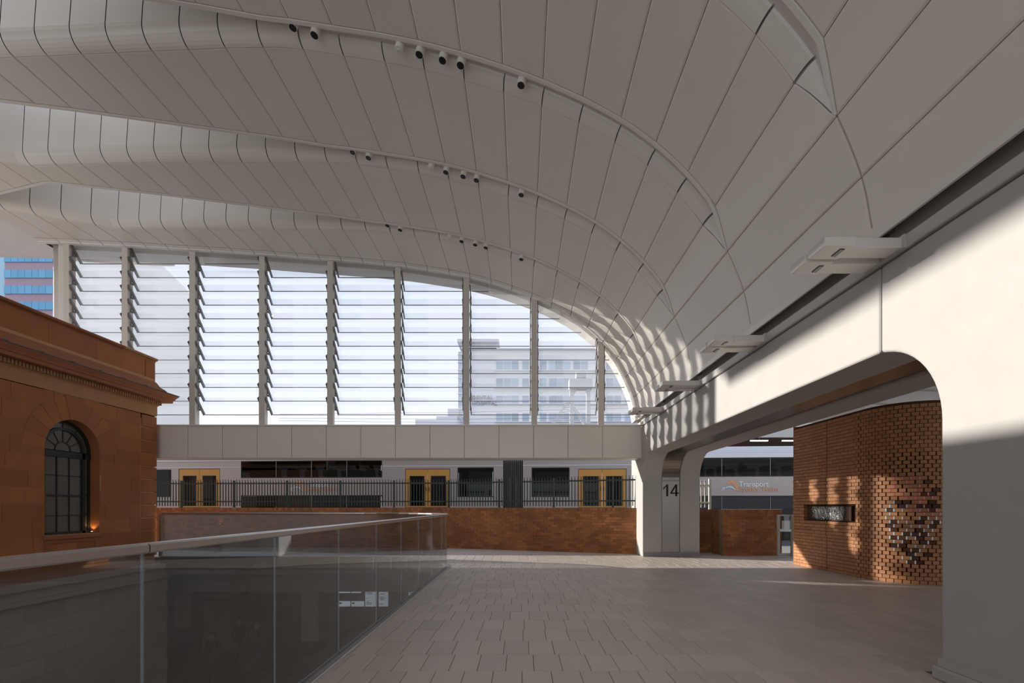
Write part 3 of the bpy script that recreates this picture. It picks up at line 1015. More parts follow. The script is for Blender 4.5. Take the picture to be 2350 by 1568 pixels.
# window joinery
wx = BX - .27
wf = MB()
def ybar(ya, yb, za, zb, t=.05): wf.box(wx - t / 2, wx + t / 2, ya, yb, za, zb)
rin = RW - .07
ybar(wy0, wy0 + .07, wz0, wzs); ybar(wy1 - .07, wy1, wz0, wzs)
ybar(wy0, wy1, wz0, wz0 + .06, .09)
ybar(wy0, wy1, wzs - .16, wzs - .02, .09)
ybar(wy0, wy1, 1.69, 1.73, .06)
for (ra, rb, t) in ((RW - .07, RW, .07), (RW * .66, RW * .66 + .07, .08)):
    for k in range(20):
        a0, a1 = pi * k / 20, pi * (k + 1) / 20
        wf.prism([(WYC + ra * cos(a0), wzs + ra * sin(a0)), (WYC + rb * cos(a0), wzs + rb * sin(a0)), (WYC + rb * cos(a1), wzs + rb * sin(a1)), (WYC + ra * cos(a1), wzs + ra * sin(a1))], 'x', wx - t / 2, wx + t / 2)
ym1 = WYC + RW * .66; ym0 = WYC - RW * .66
wf.box(wx - .045, wx + .045, ym1, ym1 + .075, wz0, wzs)
wf.box(wx - .045, wx + .045, ym0 - .03, ym0, wz0, wzs)
wfo = wf.build('window_frame', M['window_green'], bld)
gb = MB()
ysp = [ym0 + (ym1 - ym0) * k / 3 for k in (1, 2)]
for y in ysp: gb.box(wx - .015, wx + .015, y - .012, y + .012, wz0, wzs - .1)
for z in (1.24, 2.18): gb.box(wx - .015, wx + .015, wy0, wy1, z - .009, z + .009)
for a in (30, 60, 90, 120, 150):
    a = radians(a)
    gb.bar((wx, WYC + .2 * cos(a), wzs + .2 * sin(a)), (wx, WYC + .47 * cos(a), wzs + .47 * sin(a)), .02)
for a in (20, 55, 90, 125, 160):
    a = radians(a)
    gb.bar((wx, WYC + .54 * cos(a), wzs + .54 * sin(a)), (wx, WYC + .66 * cos(a), wzs + .66 * sin(a)), .016)
for k in range(12):
    a0, a1 = pi * k / 12, pi * (k + 1) / 12
    gb.bar((wx, WYC + .2 * cos(a0), wzs + .2 * sin(a0)), (wx, WYC + .2 * cos(a1), wzs + .2 * sin(a1)), .024)
gb.build('glazing_bar', M['window_green'], wfo)
ys = [wy0 + .05, ym0 - .01] + ysp + [ym1 + .01, ym1 + .07, wy1 - .05]
zs = [wz0 + .05, 1.24, 1.71, 2.18, wzs - .10]
for a, b in ((ym0, ysp[0]), (ysp[0], ysp[1]), (ysp[1], ym1), (wy0 + .06, ym0 - .03), (ym1 + .075, wy1 - .06)):
    for c, d in zip(zs, zs[1:]):
        MB().box(wx - .012, wx - .004, a + .004, b - .004, c + .004, d - .004).build('pane', M['frosted'], wfo)
MB().prism([(WYC + (RW - .03) * cos(pi * k / 16), wzs + (RW - .03) * sin(pi * k / 16)) for k in range(17)], 'x', wx - .012, wx - .004).build('pane', M['frosted'], wfo)
# small warm uplights on the sill
for n_, y in enumerate((wy1 - .06, wy0 + .05)):
    lp = empty('sill_uplight', (BX - .16, y, .80), label=('small warm uplight at the right end of the arched window sill', 'small warm uplight at the left end of the arched window sill')[n_], cat='lamp')
    MB().tube([(BX - .16, y, .80), (BX - .16, y, .83)], .025, 10).build('body', M['window_green'], lp)
    MB().tube([(BX - .16, y, .831), (BX - .16, y, .836)], .02, 10).build('lens', M['warm_lamp'], lp)
    ld = bpy.data.lights.new('sill_glow', 'SPOT'); ld.energy = 3.0; ld.color = (1, .6, .28); ld.spot_size = radians(100); ld.shadow_soft_size = .03
    lo = bpy.data.objects.new('glow', ld); lo.location = (0, 0, .05); lo.rotation_euler = (pi, 0, 0); lo.parent = lp; COL.objects.link(lo)
# lower storey seen through the glass
LX = BX + .16
for nm, z0, z1, pr in (('base_ledge', -.30, -.18, .30), ('base_band', -.50, -.305, .22), ('base_ledge', -.60, -.505, .28)):
    MB().box(BX - .1, BX + pr, -8, 14.45, z0, z1).build(nm, M['stone_grey'], bld)
MB().box(BX - .1, LX - .03, -8, 14.42, -4.6, -.6).build('lower_core', M['mortar'], bld)
zz = -.602; ci = 0
while zz > -4.5:
    y = 2.0 + (.45 if ci % 2 else 0)
    while y < 14.4:
        y1 = min(14.44, y + .92)
        if y1 - y > .1:
            MB().box(LX - .04, LX + rng.uniform(-.002, .004), y + .004, y1 - .004, max(-4.6, zz - .40) + .004, zz - .004).build('lower_stone', M['stone_grey'], bld)
        y += .92
    zz -= .40; ci += 1

# ------------------------------------------------------------------ lower concourse
lf = MB().box(-34, 3, -8, 30, -4.75, -4.6).build('floor', M['lower_floor']); lf['kind'] = 'structure'
lc = empty('ceiling', (-8, 20, -.4), kind='structure')
MB().box(-34, 3, 14.3, 30, -.52, -.38).build('soffit', M['lower_wall'], lc)
MB().box(-34, 3, 15.6, 16.4, -1.25, -.5).build('downstand', M['lower_wall'], lc)
wb = MB().box(-34, 3, 30, 30.2, -4.6, -.4).build('wall_back', M['lower_wall']); wb['kind'] = 'structure'
wr2 = MB().box(-1.2, -1.0, -8, 30, -4.6, -.36).build('wall_right', M['lower_wall']); wr2['kind'] = 'structure'
wl2 = MB().box(-33, -32.8, 14.5, 30, -4.6, -.36).build('wall_left', M['lower_wall']); wl2['kind'] = 'structure'
def lcolumn(u0, u1, d, dep, label, band):
    x0, x1 = (u0 - U0) / F * d, (u1 - U0) / F * d
    c = empty('concourse_column', ((x0 + x1) / 2, d, -4.6), label=label, cat='column')
    o = MB().box(x0, x1, d, d + dep, -4.6, -.52).build('shaft', M['stone_grey'], c); bevel(o, .05)
    if band:
        for z in (-2.12, -2.42):
            MB().box(x0 - .02, x1 + .02, d - .02, d + dep + .02, z, z + .12).build('band', M['dark_band'], c)
    MB().box(x0 - .03, x1 + .03, d - .03, d + dep + .03, -4.6, -4.45).build('base', M['dark_band'], c)
lcolumn(465, 520, 20.2, 1.6, 'square stone column with two dark bands below the slab', True)
lcolumn(400, 440, 24.0, 1.8, 'plain stone column furthest left on the lower concourse', False)
lcolumn(690, 730, 21.5, 1.2, 'stone column right of the walking people on the lower concourse', False)
for n_, (u0, u1, v, d) in enumerate(((538, 568, 1357, 18.0), (752, 782, 1341, 18.5), (786, 815, 1341, 18.5))):
    a, b = W(u0, v, d), W(u1, v, d)
    t = empty('tube_light', (a + b) / 2, label=('lit tube light left of the departure screens above the walking man', 'lit tube light just above the left edge of the departure screens', 'lit tube light above the middle of the departure screens')[n_], cat='lamp')
    MB().box(a.x, b.x, d - .05, d + .05, a.z, a.z + .05).build('diffuser', M['tube_light'], t)
    MB().box(a.x - .02, b.x + .02, d - .07, d + .07, a.z + .052, a.z + .09).build('housing', M['grey_metal'], t)
    MB().box((a.x + b.x) / 2 - .01, (a.x + b.x) / 2 + .01, d - .01, d + .01, a.z + .09, -.5).build('hanger', M['grey_metal'], t)
db = empty('departure_board', W(835, 1392, 19.0), label='row of white departure screens hanging in the lower concourse', cat='screen')
def scr(u0, u1, v0, v1):
    a, b = W(u0, v1, 19.0), W(u1, v0, 19.0)
    s_ = MB().box(a.x, b.x, 18.96, 19.0, a.z, b.z).build('screen', M['screen'], db)
    ln = MB()
    z = b.z - .04
    ln.box(a.x + .03, a.x + .12, 18.952, 18.958, z - .06, z)
    z -= .16
    r2 = random.Random(u0)
    while z > a.z + .06:
        if r2.random() < .8: ln.box(a.x + .04, a.x + .04 + (b.x - a.x - .1) * r2.uniform(.25, .8), 18.952, 18.958, z - .02, z)
        z -= .055
    if len(ln.v): ln.build('text_lines', M['ink'], s_)
scr(778, 804, 1341, 1361); scr(807, 829, 1341, 1361); scr(839, 865, 1341, 1392); scr(870, 891, 1341, 1392); scr(778, 804, 1380, 1392); scr(807, 836, 1380, 1392); scr(938, 960, 1346, 1366)
a, b = W(770, 1396, 19.0), W(962, 1338, 19.0)
MB().box(a.x, b.x, 19.01, 19.09, a.z, b.z).build('cabinet', M['dark_band'], db)
for u in (800, 930):
    p_ = W(u, 1340, 19.05); MB().box(p_.x - .03, p_.x + .03, 19.03, 19.08, p_.z, -.5).build('hanger', M['dark_band'], db)

# ------------------------------------------------------------------ far brick wall with fence
bw = empty('brick_wall', (0, 16, 0), label='old red brick wall below the dark picket fence', cat='wall')
WP = [Vector((-15.0, 17.6)), Vector((-2.75, 17.25)), Vector((3.62, 14.95))]
brick_me = {}
def brick_mesh(l, h, d, mname):
    key = (round(l, 3), round(h, 3), round(d, 3), mname)
    if key not in brick_me:
        mb = MB(); c = .004
        mb.box(-l / 2, l / 2, 0, d, -h / 2, h / 2)
        brick_me[key] = mb.mesh('brick', M[mname])
    return brick_me[key]
def wall_run(p, q, z0, z1, root, limit, L=.238, H=.0835, soldier=True):
    d = (q - p); n = d.length; d.normalize(); nr = Vector((d.y, -d.x))
    ang = atan2(d.y, d.x)
    lst = []
    rows = int((z1 - z0 - (.11 if soldier else 0)) / H)
    H = (z1 - z0 - (.11 if soldier else 0)) / rows
    for r in range(rows):
        x = -(L / 2 if r % 2 else 0)
        while x < n:
            a, b = max(0, x), min(n, x + L)
            if b - a > .05: lst.append((a, b, z0 + r * H, z0 + (r + 1) * H))
            x += L
    if soldier:
        x = 0
        while x < n - .04:
            lst.append((x, min(n, x + .08), z1 - .11, z1)); x += .08
    return lst, d, nr, ang
count = 0
restb = MB()
for seg in (1, 0):
    p, q = WP[seg], WP[seg + 1]
    lst, d, nr, ang = wall_run(p, q, 0, 1.415, bw, 0)
    if seg == 1: lst.sort(key=lambda t: -t[0])
    for (a, b, z0, z1) in lst:
        c2 = p + d * ((a + b) / 2)
        ok = seg == 1 and count < 299
        off = rng.uniform(-.004, .004)
        gj = .005
        if ok:
            me = brick_mesh(b - a - 2 * gj, z1 - z0 - 2 * gj, .09, 'brick_old')
            link('brick', me, bw, Vector((c2.x + nr.x * off, c2.y + nr.y * off, (z0 + z1) / 2)) - wloc(bw), (0, 0, ang)); count += 1
        else:
            o3 = Vector((c2.x, c2.y, (z0 + z1) / 2)) - Vector((nr.x, nr.y, 0)) * (.045 + off)
            restb.obox(o3, Vector((d.x, d.y, 0)) * ((b - a) / 2 - gj), Vector((nr.x, nr.y, 0)) * .045, Vector((0, 0, (z1 - z0) / 2 - gj)))
o = restb.build('brick', M['brick_old'], bw); o['kind'] = 'stuff'
mb = MB()
for seg in (0, 1):
    p, q = WP[seg], WP[seg + 1]; d = (q - p).normalized(); nr = Vector((d.y, -d.x))
    a, b = p - nr * .008, q - nr * .008; c, e = q - nr * .26, p - nr * .26
    mb.prism([(a.x, a.y), (b.x, b.y), (c.x, c.y), (e.x, e.y)], 'z', 0, 1.408)
mb.build('mortar_core', M['mortar_old'], bw)
# fence on the wall
fn = empty('picket_fence', (0, 16.5, 1.415), label='dark green steel picket fence on top of the old brick wall', cat='fence')
pk = MB(); pk.box(-.013, .013, -.013, .013, 0, .86); pk.add([(-.013, -.013, .86), (.013, -.013, .86), (.013, .013, .86), (-.013, .013, .86), (0, -.02, .93)], [(0, 1, 4), (1, 2, 4), (2, 3, 4), (3, 0, 4)])
pk.obox((0, -.02, .925), (.012, 0, 0), (0, .012, 0), (0, 0, .012))
pk_me = pk.mesh('picket', M['fence'])
post = MB(); post.box(-.03, .03, -.03, .03, 0, .96); post_me = post.mesh('post', M['fence'])
run = 0
for seg in (0, 1):
    p, q = WP[seg], WP[seg + 1]; d = (q - p); n = d.length; d.normalize(); nr = Vector((d.y, -d.x)); ang = atan2(d.y, d.x)
    base = p - nr * .13
    k = 0
    sx = 1.9 if seg == 0 else 0.05
    while sx < n - .05:
        c2 = base + d * sx
        me = post_me if (run % 19 == 9) else pk_me
        link('post' if run % 19 == 9 else 'picket', me, fn, Vector((c2.x, c2.y, 1.42 if me is post_me else 1.47)) - wloc(fn), (0, 0, ang))
        sx += .101; run += 1
    a, b = base + d * (1.8 if seg == 0 else 0), base + d * n
    for z in (1.63, 2.275):
        MB().bar((a.x, a.y, z), (b.x, b.y, z), .03, .045).build('rail', M['fence'], fn)

# brick wall right of the pillar, with its pier
bw2 = empty('brick_wall', (6.5, 14.8, 0), label='low red brick wall with a pier right of pillar 14', cat='wall')
segs = [(Vector((5.0, 15.55)), Vector((6.05, 15.45))), (Vector((5.93, 15.35)), Vector((6.02, 14.62))), (Vector((5.955, 14.60)), Vector((7.72, 14.60)))]
core = MB()
for n_, (p, q) in enumerate(segs):
    lst, d, nr, ang = wall_run(p, q, 0, 1.36, bw2, 0)
    if n_ == 1: nr = -nr * -1
    for (a, b, z0, z1) in lst:
        c2 = p + d * ((a + b) / 2); off = rng.uniform(-.004, .004); gj = .005
        me = brick_mesh(b - a - 2 * gj, z1 - z0 - 2 * gj, .09, 'brick_old')
        link('brick', me, bw2, Vector((c2.x + nr.x * off, c2.y + nr.y * off, (z0 + z1) / 2)) - wloc(bw2), (0, 0, ang))
    a, b = p - nr * .008, q - nr * .008; c, e = q - nr * .23, p - nr * .23
    core.prism([(a.x, a.y), (b.x, b.y), (c.x, c.y), (e.x, e.y)], 'z', 0, 1.353)
core.build('mortar_core', M['mortar_old'], bw2)
MB().box(6.0, 7.73, 14.58, 14.84, 1.361, 1.375).build('cap', M['fence_white'], bw2)
fn2 = empty('picket_fence', (5.7, 15.6, 1.36), label='short cream picket fence right of pillar 14', cat='fence')
for k in range(7):
    x = 5.10 + .118 * k
    mb = MB(); mb.box(x - .016, x + .016, 15.58, 15.61, 1.42, 2.22); mb.obox((x + .01, 15.58, 2.25), (.03, 0, .02), (0, .012, 0), (-.006, 0, .012)); mb.obox((x - .005, 15.58, 2.25), (.014, 0, -.03), (0, .012, 0), (.008, 0, .006))
    mb.build('picket', M['fence_white'], fn2)
for z in (1.58, 2.13): MB().box(5.05, 5.93, 15.612, 15.65, z - .025, z + .025).build('rail', M['fence_white'], fn2)
MB().box(5.93, 6.0, 15.57, 15.64, 1.36, 2.33).build('post', M['fence_white'], fn2)
# gate
gt = empty('gate', (7.7, 14.0, 0), label='glazed steel gate between low brick wall and brown curved brick wall', cat='gate')
mb = MB()
gx0, gx1, gy = 7.30, 7.74, 14.02
mb.box(gx0, gx0 + .06, gy, gy + .06, .02, 1.22); mb.box(gx1 - .06, gx1, gy - .05, gy + .05, .02, 1.22); mb.box(gx0 + .06, gx1 - .06, gy, gy + .05, .02, .12); mb.box(gx0 + .06, gx1 - .06, gy, gy + .05, 1.18, 1.22)
mb.build('frame', M['grey_metal'], gt)
MB().box(gx0 + .06, gx1 - .06, gy + .02, gy + .03, .12, 1.18).build('pane', M['glass_gate'], gt)
MB().box(gx0 + .03, gx1 + .14, gy - .03, gy - .002, .74, .81).build('push_rail', M['steel_rail'], gt)
MB().box(gx1 - .05, gx1 - .0, gy - .075, gy - .052, .5, 1.14).build('pull_handle', M['steel_rail'], gt)

# ------------------------------------------------------------------ curved brown brick wall
cw = empty('curved_brick_wall', (7.2, 10.5, 0), label='curved brown brick wall with pink and white glazed joints', cat='wall')
CWP = [Vector((6.80, 12.30)), Vector((6.88, 9.98))]
ARC_C = Vector((7.78, 9.96)); ARC_R = .90
L1 = (CWP[1] - CWP[0]).length; L2 = ARC_R * pi / 2; L3 = 2.2
def cpos(s):
    if s <= L1:
        d = (CWP[1] - CWP[0]).normalized(); return CWP[0] + d * s, d
    if s <= L1 + L2:
        a = pi + (s - L1) / ARC_R
        return ARC_C + Vector((cos(a), sin(a))) * ARC_R, Vector((-sin(a), cos(a)))
    return Vector((ARC_C.x + (s - L1 - L2), ARC_C.y - ARC_R)), Vector((1, 0))
ZCW = 3.44; HC = .0748
nrow = int(ZCW / HC)
sj = None
for s_ in [k * .01 for k in range(400)]:
    p_, _ = cpos(s_)
    if U0 + F * p_.x / p_.y >= 1897 and sj is None: sj = s_
def s_of_u(u):
    lo = 0; s_ = 0
    while s_ < L1 + L2 + L3:
        p_, _ = cpos(s_)
        if U0 + F * p_.x / p_.y >= u: return s_
        s_ += .01
    return s_
n0, n1 = s_of_u(1846), s_of_u(1964)
NZ0, NZ1 = 1.132, 1.472
cand = []
LS = L1 - .25
for r in range(nrow):
    z = (r + .5) * HC
    cuts = [0.0]; s_ = .242 if r % 2 == 0 else .121
    while s_ < LS - .03: cuts.append(s_); s_ += .242
    cuts.append(LS)
    for a, b in zip(cuts, cuts[1:]): cand.append((r, a, b, z, True))
    cuts = [LS]; s_ = LS + (.1262 if r % 2 == 0 else .0631)
    while s_ < L1 + L2 + L3: cuts.append(s_); s_ += .1262
    for a, b in zip(cuts, cuts[1:]): cand.append((r, a, b, z, False))
restc = MB(); restd = MB()
items = []
for (r, a, b, z, stretch) in cand:
    if a < sj < b and sj - a > .02 and b - sj > .02:
        parts = [(a, sj - .006), (sj + .006, b)]
    else: parts = [(a, b)]
    for (a2, b2) in parts:
        if NZ0 < z < NZ1 and b2 > n0 and a2 < n1:
            if a2 < n0 - .03: b2 = n0
            elif b2 > n1 + .03: a2 = n1
            else: continue
        m_ = (a2 + b2) / 2
        p_, d_ = cpos(m_); nr = Vector((d_.y, -d_.x))
        if nr.dot(Vector((0, 0)) - p_) < 0: nr = -nr
        u = U0 + F * p_.x / p_.y; v = V0 - F * (z - HE) / p_.y
        gj = .004 if stretch else (.0115 if 1040 < v < 1320 and u > 1985 else .006)
        off = 0.0
        if stretch and 0.85 < z < 2.15:
            off = .016 * (r % 2) + .006
        if not stretch: off = .012
        dark = False
        # dark and coloured cluster
        cu, cv = 2095, 1195
        e = ((u - 2100) / 62) ** 2 + ((v - 1190) / 105) ** 2
        if not stretch and 1060 < v < 1300 and e < 1.0 and random.random() < (.33 if v > 1145 else .2): dark = True
        items.append((u, v, p_, d_, nr, b2 - a2, z, gj, off, dark, stretch, r, e))
items.sort(key=lambda t: -t[5] * (1 if t[0] < 2165 else 0) / t[2].y)
vis = [t for t in items if t[0] < 2170]
hid = [t for t in items if t[0] >= 2170]
rng2 = random.Random(11)
# the bricks that show largest: the header field right of the niche, nearest the eye
vis.sort(key=lambda t: abs(t[0] - 2085) + abs(t[1] - 1200) * .6)
for n_, t in enumerate(vis + hid):
    u, v, p_, d_, nr, L_, z, gj, off, dark, stretch, r, e = t
    dep = .10
    if n_ < 299:
        me = brick_mesh(L_ - 2 * gj, HC - .008, dep, 'brick_dark' if dark else 'brick_new')
        q = p_ + nr * off
        # mesh front face at local y=0, body goes to +y: local +y must point to -nr
        link('brick', me, cw, Vector((q.x, q.y, z)) - wloc(cw), (0, 0, atan2(-nr.y, -nr.x) - pi / 2))
    else:
        q = Vector((p_.x, p_.y, z)) + Vector((nr.x, nr.y, 0)) * (off - dep / 2)
        (restd if dark else restc).obox(q, Vector((d_.x, d_.y, 0)) * (L_ / 2 - gj), Vector((nr.x, nr.y, 0)) * dep / 2, Vector((0, 0, HC / 2 - .004)))
    # glazed inserts in the open joints
    if not stretch and 1095 < v < 1300 and e < 1.15 and rng2.random() < .62:
        side = p_ - d_ * (L_ / 2) if True else p_
        q = Vector((side.x, side.y, z)) + Vector((nr.x, nr.y, 0)) * .0
        if v < 1150: mm = 'insert_pink'
        elif v < 1185: mm = 'insert_blue' if u < 2095 else 'insert_pink'
        else: mm = 'insert_white' if rng2.random() < .75 else 'insert_blue'
        ib = MB(); ib.obox(q, Vector((d_.x, d_.y, 0)) * .0105, Vector((nr.x, nr.y, 0)) * .016, Vector((0, 0, HC / 2 - .006)))
        ib.build('glazed_insert', M[mm], cw)
o = restc.build('brick', M['brick_new'], cw); o['kind'] = 'stuff'
if len(restd.v): o = restd.build('brick', M['brick_dark'], cw); o['kind'] = 'stuff'
# backing skin behind the bricks
mb = MB(); rows = []
n_ = 60
for k in range(n_ + 1):
    p_, d_ = cpos((L1 + L2 + L3) * k / n_); nr = Vector((d_.y, -d_.x))
    if nr.dot(-p_) < 0: nr = -nr
    a = p_ - nr * .02; a2 = p_ - nr * .085; b = p_ - nr * .3
    rows.append([(a2.x, a2.y, 0), (a2.x, a2.y, ZCW - .01), (b.x, b.y, ZCW - .01), (b.x, b.y, 0)])
mb.grid(rows); mb.build('backing', M['brick_gap'], cw, fix=False)
mb = MB(); p_, d_ = cpos(0); mb.box(p_.x + .0, p_.x + .28, p_.y, p_.y + .02, 0, ZCW); mb.build('end_face', M['brick_new'], cw)
# niche lining, relief and plaque
pa, d_ = cpos(n0 + .01); pb, _ = cpos(n1 - .01)
nr = Vector((-1, 0))
mb = MB()
mb.bar((pa.x + .04, pa.y, NZ0 + .004), (pb.x + .04, pb.y, NZ0 + .004), .09, .006); mb.bar((pa.x + .04, pa.y, NZ1 - .0), (pb.x + .04, pb.y, NZ1), .09, .006)
mb.build('niche_lining', M['brick_gap'], cw)
y0r, y1r = cpos(s_of_u(1857))[0].y, cpos(s_of_u(1934))[0].y
rel = empty('relief_sculpture', (6.88, (y0r + y1r) / 2, NZ0 + .008), label='silver relief of looping strands in the brick wall niche', cat='sculpture')
MB().box(6.905, 6.925, y1r, y0r, NZ0 + .012, NZ1 - .012).build('back_plate', M['plaque'], rel)
st = MB(); r3 = random.Random(5)
for k in range(150):
    cy = r3.uniform(y1r + .04, y0r - .04); cz = r3.uniform(NZ0 + .05, NZ1 - .05); ry, rz = r3.uniform(.015, .05), r3.uniform(.03, .10)
    rz = min(rz, cz - NZ0 - .02, NZ1 - .02 - cz); ry = min(ry, cy - y1r - .005, y0r - .005 - cy)
    ph = r3.uniform(0, 6); tilt = r3.uniform(-.5, .5)
    pts = []
    for j in range(11):
        a = ph + 5.2 * j / 10
        dy, dz = ry * cos(a), rz * sin(a)
        pts.append((6.895 - .012 * sin(j + k) - .006 * (k % 3), cy + dy + tilt * dz * .3, cz + dz))
    st.tube(pts, .0045, 4, cap=False)
st.build('strands', M['strand'], rel, fix=False)
y2, y3 = cpos(s_of_u(1936))[0].y, cpos(s_of_u(1951))[0].y
pq = empty('plaque', (6.9, (y2 + y3) / 2, NZ0 + .008), label='small dark lettered plaque at the right end of the wall niche', cat='sign')
MB().box(6.89, 6.91, y3, y2, NZ0 + .012, NZ1 - .012).build('plate', M['plaque'], pq)
ln = MB()
for k in range(16):
    z = NZ1 - .05 - k * .017
    ln.box(6.886, 6.8895, y3 + .02, y3 + .02 + (y2 - y3 - .04) * r3.uniform(.6, 1), z, z + .006)
ln.build('text_lines', M['joint_pale'], pq)

# canopy beyond the portal
can = empty('ceiling', (9, 8, 4.3), kind='structure')
MB().box(5.18, 22, -14, 14.7, 3.95, 4.15).build('canopy_soffit', M['riser'], can)
for y in (12.6, 11.2, 9.8, 8.4, 7.0):
    mb = MB(); mb.bar((5.3, y - 1.2, 3.945), (22, y + 1.6, 3.945), .03, .03); mb.build('canopy_rib', M['grey_metal'], can)

# ------------------------------------------------------------------ train
YT, KT = 22.3, .075
ANG = math.atan(-KT)
def TS(u):
    k = (u - U0) / F; y = YT / (1 + KT * k); x = k * y
    return x / cos(ANG), y
def TZ(u, v): return HE - (v - V0) / F * TS(u)[1]
def holes_grid(mb, x0, x1, z0, z1, holes, y0, y1):
    xs = sorted({x0, x1} | {h[0] for h in holes} | {h[1] for h in holes}); zs = sorted({z0, z1} | {h[2] for h in holes} | {h[3] for h in holes})
    xs = [a for a in xs if x0 <= a <= x1]; zs = [a for a in zs if z0 <= a <= z1]
    for a, b in zip(xs, xs[1:]):
        for c, d in zip(zs, zs[1:]):
            m1, m2 = (a + b) / 2, (c + d) / 2
            if any(h[0] < m1 < h[1] and h[2] < m2 < h[3] for h in holes): continue
            mb.box(a, b, y0, y1, c, d)
ZR0, ZSIDE, ZROOF = .35, 3.66, 4.25
DEPT = 2.9
def train_car(name, label, u0, u1, doors, wins, strips):
    """local frame: x along the train, y away from the eye"""
    root = empty(name, (0, YT, 0), label=label, cat='train', group='coupled train cars', rz=ANG)
    x0, x1 = TS(u0)[0], TS(u1)[0]
    holes = []; front = []
    for (a, b) in doors:
        holes.append((TS(a)[0], TS(b)[0], 1.40, TZ((a + b) / 2, 1076)))
    for (a, b, va, vb) in wins + strips:
        um = (a + b) / 2
        holes.append((TS(a)[0], TS(b)[0], TZ(um, vb), TZ(um, va)))
    sk = MB(); holes_grid(sk, x0, x1, ZR0, ZSIDE, holes, 0, .06)
    sk.build('body_side', M['train_side'], root, local=True)
    bk = MB(); holes_grid(bk, x0, x1, ZR0, ZSIDE, holes, DEPT - .06, DEPT)
    bk.build('far_side', M['interior'], root, local=True)
    it = MB()
    it.box(x0, x1, .07, DEPT - .07, 1.28, 1.36); it.box(x0, x1, .07, DEPT - .07, 3.62, 3.66)
    for (a, b, va, vb) in strips[:1]:
        it.box(TS(a)[0], TS(b)[0], .07, DEPT - .07, 2.18, 2.24)
    it.box(x0, x0 + .05, .06, DEPT - .06, ZR0, ZSIDE); it.box(x1 - .05, x1, .06, DEPT - .06, ZR0, ZSIDE)
    it.build('interior_shell', M['interior'], root, local=True)
    # cant rail and waist line
    MB().box(x0, x1, -.03, .02, 3.60, 3.72).build('cant_rail', M['train_white'], root, local=True)
    ml = MB(); cuts_ = sorted([(TS(q[0])[0] - .03, TS(q[1])[0] + .03) for q in strips[:1]]); xa_ = x0
    for c0, c1 in cuts_ + [(x1, x1)]:
        if c0 - xa_ > .1: ml.box(xa_, c0, -.012, .0, 3.30, 3.325)
        xa_ = c1
    ml.build('moulding', M['train_white'], root, local=True)
    rf = MB(); rf.prism([(-.03, 3.72), (.03, 3.80), (.35, 4.02), (.8, 4.18), (1.45, 4.25), (2.1, 4.18), (2.55, 4.02), (DEPT - .03, 3.80), (DEPT + .03, 3.72)], 'x', x0, x1)
    rf.build('roof', M['train_roof'], root, local=True)
    for (y, z) in ((.10, 3.86), (.24, 3.955), (.42, 4.06), (.62, 4.13)):
        MB().box(x0, x1, y - .02, y + .02, z - .02, z + .025).build('roof_rib', M['train_white'], root, local=True)
    MB().box(x0 + .1, x1 - .1, .05, DEPT - .05, -.02, ZR0).build('underframe', M['black'], root, local=True)
    # doors: two leaves each
    for (a, b) in doors:
        xa, xb = TS(a)[0], TS(b)[0]; zt = TZ((a + b) / 2, 1076); zb = 1.40
        xm = (xa + xb) / 2
        fr = MB(); holes_grid(fr, xa, xb, zb, zt, [(xa + .02, xb - .02, zb + .02, zt - .02)], .0, .05); fr.build('door_frame', M['black'], root, local=True)
        for (c, d, sgn) in ((xa + .02, xm - .008, 1), (xm + .008, xb - .02, -1)):
            w = d - c
            if sgn > 0: hx = (c + w * .20, c + w * .84)
            else: hx = (c + w * .16, c + w * .80)
            lf_ = MB(); holes_grid(lf_, c, d, zb + .02, zt - .02, [(hx[0], hx[1], zb + .10, zt - .35)], .01, .05)
            leaf = lf_.build('door', M['train_yellow'], root, local=True)
            wn = MB(); wn.box(hx[0], hx[1], .022, .034, zb + .10, zt - .35); wn.build('door_window', M['glass_train'], leaf, local=True)
            fr = MB(); holes_grid(fr, hx[0] - .02, hx[1] + .02, zb + .08, zt - .33, [(hx[0], hx[1], zb + .10, zt - .35)], .004, .0099); fr.build('window_seal', M['black'], leaf, local=True)
            hd = MB(); hx0 = d - .07 if sgn > 0 else c + .05
            hd.box(hx0, hx0 + .02, -.01, .0095, zb + .75, zb + .95); hd.build('door_handle', M['black'], leaf, local=True)
    def win_part(xa, xb, za, zb, divs, label_=None):
        fr = MB(); holes_grid(fr, xa, xb, za, zb, [(xa + .035, xb - .035, za + .04, zb - .04)], -.006, .05)
        for x in divs: fr.box(x - .018, x + .018, -.006, .05, za + .04, zb - .04)
        f_ = fr.build('window', M['black'], root, local=True)
        ed = [xa + .035] + divs + [xb - .035]
        for c, d in zip(ed, ed[1:]):
            p2 = MB(); p2.box(c + .019, d - .019, .01, .02, za + .042, zb - .042); p2.build('pane', M['glass_train'], f_, local=True)
        if divs:
            dv = MB()
            for x in divs: dv.box(x - .006, x + .006, -.010, -.0065, za + .04, zb - .04)
            dv.build('pane_joint', M['grey_metal'], f_, local=True)
    for (a, b, va, vb) in wins:
        um = (a + b) / 2; win_part(TS(a)[0], TS(b)[0], TZ(um, vb), TZ(um, va), [])
    for (a, b, va, vb) in strips:
        um = (a + b) / 2
        n = max(1, round((b - a) / 80))
        if a < 1600: dv = [TS(a + (b - a) * k / 4)[0] for k in (1, 2, 3)]
        else: dv = [TS(q)[0] for q in (1686, 1732, 1860, 1930)]
        win_part(TS(a)[0], TS(b)[0], TZ(um, vb), TZ(um, va), dv)
    # seat rows of the upper deck
    a, b, va, vb = strips[0]
    x = TS(a)[0] + .35
